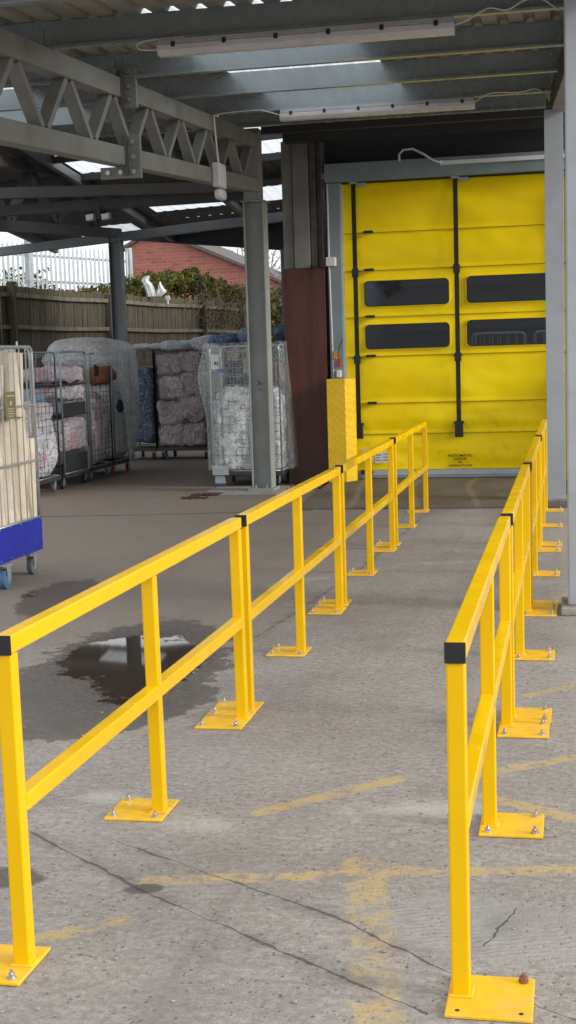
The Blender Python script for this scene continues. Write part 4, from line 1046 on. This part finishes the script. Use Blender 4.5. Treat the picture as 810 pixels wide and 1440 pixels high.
# cages behind it with blue bundles
cage((-4.45, 18.5, 0), .80, .76, 1.77, 'roll cage with blue bundles on top, directly behind the clear-wrapped one', None, sides='FLRB', nv=7, hs=hrange(.3, 1.7, 10), rw=.003)
heap((-4.45, 18.5, .9), (.34, .32, .66), 80, 'linen_navy', 'dark blue laundry inside the cage behind the clear-wrapped one')
cage((-3.84, 19.5, 0), .62, .76, 1.80, 'dark roll cage half hidden between the H column and the maroon panel', None, sides='FLRB', nv=7, hs=hrange(.3, 1.75, 8), rw=.003)
heap((-3.84, 19.5, .75), (.27, .30, .52), 81, 'linen_navy', 'navy laundry in the half hidden cage beside the maroon panel')
heap((-4.67, 18.35, 1.85), (.21, .24, .09), 82, 'linen_blue', 'slate blue cloth bundle, leftmost on top of the cage behind the column', 'cloth', e=.9, amp=.04, freq=7, name='cloth_bundle', kind=None)
heap((-4.27, 18.40, 1.90), (.21, .26, .13), 83, 'linen_pale_blue', 'light blue cloth bundle just left of the H column', 'cloth', e=.9, amp=.04, freq=7, name='cloth_bundle', kind=None)
heap((-3.95, 19.3, 1.93), (.24, .26, .13), 84, 'linen_blue', 'dark blue cloth bundle between the H column and the maroon panel', 'cloth', e=.9, amp=.04, freq=7, name='cloth_bundle', kind=None)

# cages inside the building, seen through the window
for k, x in enumerate((-1.03, -.14)):
    cage((x, 20.4, 0), .74, .76, 1.85, 'pale roll cage inside, seen through the %s' % ['lower right window of the door', 'far right corner of the lower door window'][k], None, sides='FB', nv=5, hs=(1.2,), hmat='white_pl', rw=.008, rf=.016, base='white_pl')

# near cage with blue skirt -------------------------------------------------
X1_ = -4.03; YA, YB = 9.02, 9.87
nc = thing('roll_cage', (-4.45, 9.45, 0), 'nearest roll cage, blue skirt, holding upright buff card sheets at the left edge', 'roll cage')
sk = MB(); sk.box(X1_-.012, X1_, YA, YB+.03, .185, .445); sk.box(-4.87, -4.858, YA, YB+.03, .185, .445); sk.box(-4.858, X1_-.012, YB+.018, YB+.03, .185, .445); sk.box(-4.858, X1_-.012, YA, YA+.012, .185, .445)
sk.build('skirt', 'blue', nc, .004)
MB().box(-4.856, X1_-.014, YA+.014, YB+.016, .40, .42).build('base', 'dark_base', nc)
def npanel(a, b, vx):
    m_ = MB(); panel(m_, a, b, .445, 1.745, 0, (), .013, .005, .05); p = m_.build('side_panel', 'galv', nc, smooth=True)
    m_ = MB(); wires(m_, a, b, .446, 1.74, vx, (), .0055)
    for z in (.88, 1.305): m_.tube([(a[0], a[1], z), (b[0], b[1], z)], .009, 6)
    m_.build('wire_mesh', 'galv', p)
    return p
npanel((X1_-.006, YA+.02), (X1_-.006, YB), [i/7 for i in range(1, 7)])
npanel((-4.86, YA+.02), (-4.86, YB), [i/7 for i in range(1, 7)])
npanel((-4.86, YB), (X1_-.02, YB), [i/7 for i in range(1, 7)])
MB().cyl((X1_-.006, 9.60, 1.765), (0, 0, 1), .007, .04, 6).build('top_pin', 'galv', nc)
rv = MB()
for i in range(5):
    rv.cyl((X1_+.002, YA+.08+i*.19, .205), (1, 0, 0), .006, .006, 8); rv.cyl((X1_+.002, YA+.08+i*.19, .43), (1, 0, 0), .006, .006, 8)
rv.build('rivets', 'bolt', nc)
sg = MB().box(X1_+.010, X1_+.016, 9.29, 9.47, 1.22, 1.42).build('sign_plate', 'olive', nc, .003)
MB().box(X1_+.0165, X1_+.0175, 9.31, 9.45, 1.385, 1.393).build('print', 'paleink', sg)
MB().cyl((X1_+.017, 9.38, 1.335), (1, 0, 0), .018, .001, 16).build('print', 'paleink', sg)
for q in range(4): MB().box(X1_+.0165, X1_+.0175, 9.32+.01*(q % 2), 9.44-.015*(q % 2), 1.292-.018*q, 1.298-.018*q).build('print', 'paleink', sg)
for (x, y, m_, rr) in ((-4.09, 9.79, 'rubber', .068), (-4.80, 9.79, 'rubber', .068), (-4.02, 9.12, 'rubber_blue', .075), (-4.80, 9.05, 'rubber_blue', .075)):
    c = MB(); c.box(x-.045, x+.045, y-.045, y+.045, .172, .186)
    c.prism([(-.03, .172), (.05, .172), (.035, rr-.01), (-.005, rr-.01)], lambda u, v, t_: (x+t_, y+u, v), .026, .032); c.prism([(-.03, .172), (.05, .172), (.035, rr-.01), (-.005, rr-.01)], lambda u, v, t_: (x+t_, y+u, v), -.032, -.026)
    f = c.build('caster', 'galv', nc, .002)
    MB().cyl((x, y+.015, rr), (1, .001, 0), rr, .042, 28).build('wheel', m_, f, .006); MB().cyl((x, y+.015, rr), (1, .001, 0), rr*.45, .048, 18).build('hub', 'galv', f)
# buff card sheets: tall bent boards
def card(x, y, w, h, z0, curve, rot, seed, mat, label, th=.006, curl=.0):
    mb = MB(); n_, m2 = 14, 10; vs = []
    for side in (0, 1):
        for j in range(m2+1):
            for i in range(n_+1):
                u = (i/n_-.5); a = u*curve
                px = math.sin(a)/max(curve, .01)*w if curve > .02 else u*w
                py = (1-math.cos(a))/max(curve, .01)*w if curve > .02 else 0
                px *= 1+.10*noise.noise(Vector((seed*2, j*.3, 4))); zz = z0+h*j/m2 + (.03*noise.noise(Vector((u*3, seed, 1))) if j == m2 else 0) - (.03*abs(u)*2 if j == m2 else 0)
                py += side*th + .035*noise.noise(Vector((u*2+seed, j*.25, 2.))) + curl*(j/m2)**2
                c_, s_ = math.cos(rot), math.sin(rot)
                vs.append((x+px*c_-py*s_, y+px*s_+py*c_, zz))
    N1 = (n_+1)*(m2+1); fs = []
    for j in range(m2):
        for i in range(n_):
            a = j*(n_+1)+i; fs.append((a, a+1, a+n_+2, a+n_+1)); fs.append((N1+a, N1+a+n_+1, N1+a+n_+2, N1+a+1))
    for i in range(n_):
        fs.append((i, N1+i, N1+i+1, i+1)); t_ = m2*(n_+1)+i; fs.append((t_, t_+1, N1+t_+1, N1+t_))
    for j in range(m2):
        a = j*(n_+1); fs.append((a, a+n_+1, N1+a+n_+1, N1+a)); a += n_; fs.append((a, N1+a, N1+a+n_+1, a+n_+1))
    mb.add(vs, fs)
    return tag(mb.build('card_sheet', mat, None, smooth=False), label, 'card sheet', 'card sheets in the blue-skirted cage')
card(-4.065, 9.74, .33, .86, .425, 2.7, RD(84), 1, 'card', 'broad buff card sheet curving at the far side of the blue-skirted cage')
card(-4.075, 9.51, .31, .80, .425, 2.9, RD(76), 2, 'card', 'buff card sheet bent into a trough in the middle of the blue-skirted cage')
card(-4.06, 9.30, .28, .70, .425, 2.5, RD(100), 3, 'card', 'flat buff card sheet leaning at the near side of the blue-skirted cage')
card(-4.24, 9.44, .44, .46, .425, 2.8, RD(84), 4, 'card', 'short rolled buff card sheet low in the blue-skirted cage')
card(-4.40, 9.60, .7, .70, .425, .6, RD(88), 5, 'card', 'wide buff card sheet at the back of the blue-skirted cage')
card(-4.36, 9.2, .5, .82, .425, .9, RD(95), 6, 'card_brown', 'brown card sheet behind the buff ones in the blue-skirted cage')
def roll(x, y, z0, z1, r0, lean, label, mat='card'):
    pts = []; 
    for k in range(9): f = k/8; pts.append((x+lean[0]*f, y+lean[1]*f, z0+(z1-z0)*f))
    mb = MB().tube(pts, r0, 16)
    return tag(mb.build('card_roll', mat, None, .006, smooth=False), label, 'card roll', 'card sheets in the blue-skirted cage')
roll(-4.12, 9.64, 1.22, 1.70, .085, (.0, .05), 'tall buff card tube standing highest in the blue-skirted cage')
roll(-4.18, 9.48, 1.20, 1.62, .05, (.02, .02), 'thinner buff card tube beside the olive sign in the blue-skirted cage')
roll(-4.09, 9.80, .43, 1.05, .06, (-.01, .05), 'low buff card tube in the blue-skirted cage')
heap((-4.5, 9.2, 1.45), (.26, .22, .16), 90, 'film_white', 'crumpled polythene at the top left of the blue-skirted cage', 'polythene', e=.8, name='crumpled_polythene', kind=None)
heap((-4.42, 9.3, 1.18), (.3, .25, .12), 91, 'card_brown', 'crumpled brown paper under the polythene in the blue-skirted cage', 'paper', e=.8, name='crumpled_paper', kind=None)

# litter --------------------------------------------------------------------
mb = MB()
for k in range(16):
    mb.lump((-4.28+random.uniform(-.16, .16)+.0, 15.45+random.uniform(-.28, .22), .008), (random.uniform(.03, .08), random.uniform(.04, .09), .012), k, .9, .012, 20, 12, 6)
tag(mb.build('dead_leaves', 'debris'), 'dark red-brown wet leaf litter in front of the clear-wrapped cage', 'leaves', kind='stuff')
for k, (x, y) in enumerate(((-3.72, 8.87), (-1.98, 7.98))):
    tag(MB().lump((x, y, .008), (.035, .02, .008), 5+k, .9, .006, 30, 14, 8).build('fallen_leaf', 'leafbrown', None, smooth=True), ['small dark leaf on the floor below the blue-skirted cage', 'tiny pale leaf beyond the puddle'][k], 'leaf')
mb = MB(); random.seed(11)
for k in range(260):
    x = random.uniform(-2.2, .6); y = random.uniform(3.0, 7.5)
    s_ = random.choice((.003, .004, .005, .006)); mb.lump((x, y, s_*.5), (s_*1.3, s_, s_*.7), k, 1, 0, 1, 6, 4)
tag(mb.build('gravel', 'conc_pad'), 'loose grit and small stones scattered over the concrete walkway', 'gravel', kind='stuff')

# ------------------------------------------------------------------ timber fence
FL = [(-10.35, 19.5), (-9.93, 23.5), (-9.47, 27.5), (-8.83, 32.4), (-8.2, 37.0)]
tf = thing('timber_fence', (-9.5, 27, 0), 'weathered close-boarded timber fence with mossy top behind the cages', 'fence')
def along(pl, step):
    out_ = []
    for a, b in zip(pl[:-1], pl[1:]):
        a = Vector((a[0], a[1], 0)); b = Vector((b[0], b[1], 0)); L = (b-a).length; k = int(L/step)
        for i in range(k): out_.append((a+(b-a)*(i/k), (b-a).normalized()))
    return out_
mb = MB(); random.seed(3)
for p, d in along(FL, .118):
    nn_ = Vector((d.y, -d.x, 0)); w = random.uniform(.104, .122); z1_ = 3.03+random.uniform(-.025, .02); off = random.uniform(-.008, .008)
    a = p+nn_*(off-.03); b = a+d*w
    c_ = a-nn_*.014; e_ = b-nn_*.020
    vs = [(q.x, q.y, z) for z in (.9, z1_) for q in (a, b, e_, c_)]
    mb.add(vs, [(0,3,2,1),(4,5,6,7),(0,1,5,4),(1,2,6,5),(2,3,7,6),(3,0,4,7)])
mb.build('board_panel', 'fence', tf)
for z in (2.86, 2.28, 1.45):
    for a, b in zip(FL[:-1], FL[1:]):
        d = (Vector(b)-Vector(a)).normalized(); nx, ny = d.y*.025, -d.x*.025
        # sagging rail towards the camera side
        mid = ((a[0]+b[0])/2+nx, (a[1]+b[1])/2+ny, z-.012)
        m_ = MB(); m_.bar((a[0]+nx, a[1]+ny, z+.01), mid, .05, .075); m_.bar(mid, (b[0]+nx, b[1]+ny, z+.01), .05, .075)
        m_.build('rail', 'fence_rail', tf)
for k, (x, y) in enumerate([(-10.13, 21.5), (-9.93, 23.4), (-9.5, 27.45), (-8.80, 32.5), (-8.45, 35.0)]):
    MB().box(x-.02, x+.11, y-.06, y+.06, 0, 3.0+(.10 if k == 1 else 0)).build('post', 'fence', tf, .004)
rw_ = MB()
for a, b in zip(FL[:-1], FL[1:]): rw_.bar((a[0]-.06, a[1], .45), (b[0]-.06, b[1], .45), .18, .9)
tag(rw_.build('retaining_wall', 'retain'), 'low concrete wall under the timber fence behind the cages', 'wall')

# palisade ------------------------------------------------------------------
pf = thing('palisade_fence', (-11, 29.5, 0), 'galvanised palisade fence with pointed pales rising behind the timber fence', 'fence')
PA, PB = Vector((-12.5, 26.3, 0)), Vector((-10.36, 31.9, 0)); dP = (PB-PA).normalized(); LP = (PB-PA).length
npal = 40
nP = Vector((dP.y, -dP.x, 0))
for i in range(npal):
    c_ = PA+dP*(LP*i/npal); zt_ = 4.27+random.uniform(-.02, .02)
    w = .034; a = c_-dP*w; b = c_+dP*w; m_ = c_+nP*.022
    vs = []
    for z in (1.6, zt_-.10): vs += [(a.x, a.y, z), (m_.x, m_.y, z), (b.x, b.y, z)]
    vs += [(c_.x+nP.x*.02, c_.y+nP.y*.02, zt_)]
    vs2 = [(v[0]-nP.x*.004, v[1]-nP.y*.004, v[2]) for v in vs]
    fs = [(0, 1, 4, 3), (1, 2, 5, 4), (3, 4, 6), (4, 5, 6)]
    MB().add(vs, fs).add(vs2, [tuple(reversed(f)) for f in fs]).build('pale', 'galv', pf)
for z in (3.98, 3.42, 2.2): MB().bar(PA-nP*.03+Vector((0, 0, z)), PB-nP*.03+Vector((0, 0, z)), .03, .05).build('rail', 'galv', pf)
for u in (.02, .405, .985):
    c_ = PA+dP*(LP*u)+nP*.0; MB().bar((c_.x, c_.y, 0), (c_.x, c_.y, 4.30), .14, .10, up=(dP.x, dP.y, 0)).build('post', 'galv', pf, .004)

# brick house -----------------------------------------------------------------
bh = thing('brick_house', (-12, 46, 0), 'red brick gable house behind the timber fence', 'house')
prof = [(-14.8, 0), (-9.3, 0), (-9.3, 3.95), (-13.72, 5.93), (-14.8, 5.38)]
MB().prism(prof, lambda u, v, t_: (u, t_, v), 45, 53).build('wall', 'brick', bh)
m_ = MB(); m_.prism([(-13.72, 5.94), (-13.72, 6.06), (-9.0, 3.94), (-9.0, 3.83)], lambda u, v, t_: (u, t_, v), 44.85, 53.2)
m_.prism([(-14.95, 5.32), (-14.95, 5.43), (-13.722, 6.06), (-13.722, 5.94)], lambda u, v, t_: (u, t_, v), 44.85, 53.2)
m_.build('roof', 'tilegrey', bh)
fh = thing('distant_house', (-17, 52, 0), 'dim distant house glimpsed between the palisade pales', 'house')
MB().prism([(-20.0, 0), (-15.6, 0), (-15.6, 5.0), (-17.3, 4.9), (-20.0, 3.6)], lambda u, v, t_: (u, t_, v), 52, 58).build('wall', 'far_house', fh)
MB().prism([(-20.2, 3.55), (-15.4, 5.1), (-15.4, 5.3), (-20.2, 3.75)], lambda u, v, t_: (u, t_, v), 51.8, 58).build('roof', 'tilegrey', fh)

# vegetation --------------------------------------------------------------
def leaves(mb, pts, s0, s1, seed):
    rnd = random.Random(seed)
    for p in pts:
        s_ = rnd.uniform(s0, s1); a = Vector((rnd.gauss(0, 1), rnd.gauss(0, 1), rnd.gauss(0, 1))).normalized(); b = a.cross(Vector((rnd.gauss(0, 1), rnd.gauss(0, 1), rnd.gauss(0, 1)))).normalized()
        p = Vector(p); mb.add([p-a*s_, p+b*s_*.5, p+a*s_, p-b*s_*.5], [(0, 1, 2, 3)])
def twigs(mb, o, n_, L, rnd, r_=.008, spread=1., droop=0.):
    ends = []
    for k in range(n_):
        p = Vector(o)+Vector((rnd.gauss(0, .1), rnd.gauss(0, .1), 0)); d = Vector((rnd.gauss(0, spread), rnd.gauss(0, spread), 1)).normalized(); pts = [p.copy()]
        for i in range(6):
            d = (d+Vector((rnd.gauss(0, .25), rnd.gauss(0, .25), rnd.gauss(0, .2)-droop*i*.2))).normalized(); p = p+d*(L/6*rnd.uniform(.7, 1.2)); pts.append(p.copy())
            if i > 1 and rnd.random() < .8:
                q = p.copy(); dd = (d+Vector((rnd.gauss(0, .8), rnd.gauss(0, .8), rnd.gauss(0, .5)))).normalized(); sp = [q.copy()]
                for _ in range(3): q = q+dd*(L/12); dd = (dd+Vector((rnd.gauss(0, .3), rnd.gauss(0, .3), rnd.gauss(0, .3)))).normalized(); sp.append(q.copy())
                mb.tube(sp, r_*.5, 3); ends.append(q)
        mb.tube(pts, r_, 4); ends.append(p)
    return ends
rnd = random.Random(5)
hg = thing('hedge_shrub', (-9.2, 33, 0), 'tangled yellow-green shrub with bare brown stems spilling over the timber fence', 'shrub')
pts = []
def hill(y):   # crown height along the fence
    t_ = (y-28)/9.5; return 2.98+.72*math.exp(-((y-32.6)/2.6)**2)+.12*math.exp(-((y-29.0)/1.6)**2)+.35*math.exp(-((y-36.5)/2)**2)
for k in range(26000):
    y = rnd.uniform(27.8, 38.5); x0_ = -9.47+(y-27.5)*.135
    x = x0_-.1-abs(rnd.gauss(0, .55)); top_ = hill(y)+.22*noise.noise(Vector((x*2, y*1.8, 0)))+.1*noise.noise(Vector((x*5, y*5, 4)))
    z = top_-abs(rnd.gauss(0, .22))
    if noise.noise(Vector((x*3, y*2.2, z*3))) < -.22: continue
    if z < 2.6: continue
    pts.append((x, y, z))
mb = MB(); leaves(mb, pts, .03, .065, 1); mb.build('foliage', 'leaf', hg)
pts = []
for k in range(5200):
    y = rnd.uniform(32.0, 38.0); x = -9.47+(y-27.5)*.135+rnd.uniform(0, .45); z = rnd.uniform(2.35, 3.5)
    if noise.noise(Vector((x*3, y*2., z*3))) < .02: continue
    pts.append((x, y, z))
mb = MB(); leaves(mb, pts, .02, .05, 2); mb.build('foliage', leaf_mat('dead_foliage', (.07, .055, .03), (.14, .11, .06), (.15, .17, .05)), hg)
mb = MB()
for k in range(34):
    y = rnd.uniform(31.6, 38); twigs(mb, (-9.40+(y-27.5)*.135, y, rnd.uniform(2.5, 3.2)), 2, 1.0, rnd, .007, .9, .9)
mb.build('branches', 'twig', hg)
def bush(name, c, s, n_, label, seed, mat='leaf_dk', cat='bush', trunk=True, ls=(.05, .11)):
    rd = random.Random(seed); b = thing(name, (c[0], c[1], 0), label, cat); pts = []
    while len(pts) < n_:
        v = Vector((rd.uniform(-1, 1), rd.uniform(-1, 1), rd.uniform(-1, 1)))
        if v.length > 1+.35*noise.noise(v*2.5+Vector((seed, 0, 0))): continue
        p = Vector((c[0]+v.x*s[0], c[1]+v.y*s[1], c[2]+v.z*s[2]))
        if noise.noise(p*1.3) < -.12 and rd.random() < .8: continue
        pts.append(p)
    mb = MB(); leaves(mb, pts, ls[0], ls[1], seed); mb.build('crown', mat, b)
    mb = MB(); mb.tube([(c[0], c[1], 0), (c[0]+.05, c[1], c[2]*.6), (c[0], c[1], c[2])], .06, 6); twigs(mb, (c[0], c[1], c[2]*.7), 8, s[2]*1.6, rd, .02, .6); mb.build('trunk', 'twig', b)
    return b
bush('bush', (-14.9, 36, 2.9), (1.1, 1.3, 1.35), 2600, 'pale green bush behind the left part of the palisade fence', 1)
bush('bush', (-13.2, 38, 2.2), (1.1, 1.2, 1.2), 2200, 'lower green bush behind the palisade fence left of the brick house', 2)
bush('bush', (-8.0, 38, 2.5), (1.0, 1.2, 1.05), 3800, 'light green bush in the gap beside the maroon panel', 3, 'leaf')
def bare_tree(c, h, label, seed):
    rd = random.Random(seed); b = thing('bare_tree', (c[0], c[1], 0), label, 'tree')
    mb = MB(); mb.tube([(c[0], c[1], 0), (c[0]+.1, c[1], h*.35), (c[0], c[1], h*.62)], .09, 6); mb.build('trunk', 'twig', b)
    mb = MB(); e_ = []
    for z in (.4, .48, .56, .62): e_ += twigs(mb, (c[0], c[1], h*z), 9, h*.42, rd, .022, .75)
    mb.build('branches', 'twig', b)
    pts = []
    for e in e_:
        for _ in range(5): pts.append(e+Vector((rd.gauss(0, .12), rd.gauss(0, .12), rd.gauss(0, .12))))
    mb = MB(); leaves(mb, pts, .03, .06, seed); mb.build('buds', 'leaf_dk', b)
bare_tree((-13.9, 60, 0), 7.3, 'bare budding tree rising beyond the brick house roof', 4)
bare_tree((-9.3, 46, 0), 4.6, 'thin bare tree in the white gap beside the maroon panel', 5)

# white bags caught on the fence top
def hung_bag(x0, z0, outline, label, seed):
    # crumpled film bag: outline in metres, pinched and folded
    mb = MB(); n_ = 9; vs = []
    rows_ = outline
    for side in (-1, 1):
        for (z, xa, xb) in rows_:
            for i in range(n_):
                u = i/(n_-1); th_ = .05*math.sin(PI*u)*side
                q = Vector((u*5+seed, z*9, side)); d = noise.noise(q)*.03*math.sin(PI*u)
                vs.append((x0+xa+(xb-xa)*u, 29.55+th_+d+(.02*math.sin(u*14+z*6)), z0+z))
    R_ = len(rows_); fs = []
    for sd_ in (0, 1):
        for j in range(R_-1):
            for i in range(n_-1):
                a = sd_*R_*n_+j*n_+i; f = (a, a+1, a+n_+1, a+n_); fs.append(f if sd_ == 0 else tuple(reversed(f)))
    mb.add(vs, fs); tag(mb.build('plastic_bag', 'plastic_bag', None, smooth=True), label, 'plastic bag', 'plastic bags on the fence')
hung_bag(-9.30, 3.02, [(0, 0, .24), (.12, -.01, .23), (.22, -.02, .20), (.30, -.06, .15), (.36, -.09, .10), (.41, -.06, .12), (.45, .0, .13), (.46, .05, .11)], 'taller white plastic bag snagged upright on the fence top', 1)
hung_bag(-9.06, 3.02, [(0, 0, .12), (.08, .02, .24), (.12, .02, .25), (.16, .05, .20), (.24, .07, .15), (.32, .10, .12)], 'shorter white plastic bag right of the taller one on the fence top', 2)
tag(MB().box(-8.86, -8.76, 29.6, 29.65, 2.93, 3.03).box(-8.83, -8.79, 29.6, 29.65, 2.83, 2.93).build('white_scrap', 'white_pl', None, .01), 'small white scrap hanging on the fence top right of the bags', 'scrap')

# ------------------------------------------------------------------ world, sun, camera
w = bpy.data.worlds.new('World'); sc.world = w; w.use_nodes = True
nt = w.node_tree; nt.nodes.clear(); N = NT(nt)
sky = N.n('ShaderNodeTexSky', sky_type='NISHITA'); sky.sun_disc = False
SUN_EL, SUN_AZ = RD(20), RD(103)
sky.sun_elevation = SUN_EL; sky.sun_rotation = SUN_AZ; sky.air_density = 1.; sky.dust_density = 4.; sky.ozone_density = 1.
hs_ = N.n('ShaderNodeHueSaturation'); hs_.inputs['Saturation'].default_value = .22; N.l(sky.outputs[0], hs_.inputs['Color'])
tc = N.n('ShaderNodeTexCoord'); cn = N.noise(tc.outputs['Generated'], 2.2, 6, .6)
cl = N.mix(N.ramp(cn.outputs[0], .3, .7), (8.6, 9.1, 9.7), (12.2, 12.3, 12.4))
mx = N.mix(.72, hs_.outputs[0], cl)
bg = N.n('ShaderNodeBackground'); N.l(mx, bg.inputs[0]); bg.inputs[1].default_value = .146
ow = N.n('ShaderNodeOutputWorld'); N.l(bg.outputs[0], ow.inputs[0])
sd = bpy.data.lights.new('sun', 'SUN'); sd.energy = 2.4; sd.angle = RD(16); sd.color = (1., .96, .9)
so = bpy.data.objects.new('sun', sd); col.objects.link(so)
# sun_rotation measured clockwise from +Y
dirv = Vector((math.sin(SUN_AZ)*math.cos(SUN_EL), math.cos(SUN_AZ)*math.cos(SUN_EL), math.sin(SUN_EL)))
so.rotation_euler = dirv.to_track_quat('Z', 'Y').to_euler(); so.location = dirv*30

f_, yaw, pit, rol = 1917.01, .206793408, .114209529, -.0306007366
cd = bpy.data.cameras.new('camera'); cam = bpy.data.objects.new('camera', cd); col.objects.link(cam); sc.camera = cam
fw = Vector((-math.sin(yaw)*math.cos(pit), math.cos(yaw)*math.cos(pit), -math.sin(pit))); rr = Vector((math.cos(yaw), math.sin(yaw), 0)); uu = rr.cross(fw)
r2 = rr*math.cos(rol)+uu*math.sin(rol); u2 = -rr*math.sin(rol)+uu*math.cos(rol)
mt = Matrix((( r2.x, u2.x, -fw.x, 0), (r2.y, u2.y, -fw.y, 0), (r2.z, u2.z, -fw.z, 1.62), (0, 0, 0, 1)))
cam.matrix_world = mt
cd.sensor_fit = 'HORIZONTAL'; cd.sensor_width = 36; cd.lens = 36*f_/810; cd.clip_start = .1; cd.clip_end = 2000
sc.view_settings.view_transform = 'Standard'; sc.view_settings.look = 'None'; sc.view_settings.exposure = 0; sc.view_settings.gamma = 1
sc.render.engine = 'CYCLES'; sc.cycles.max_bounces = 8; sc.cycles.transparent_max_bounces = 24; sc.cycles.use_denoising = True
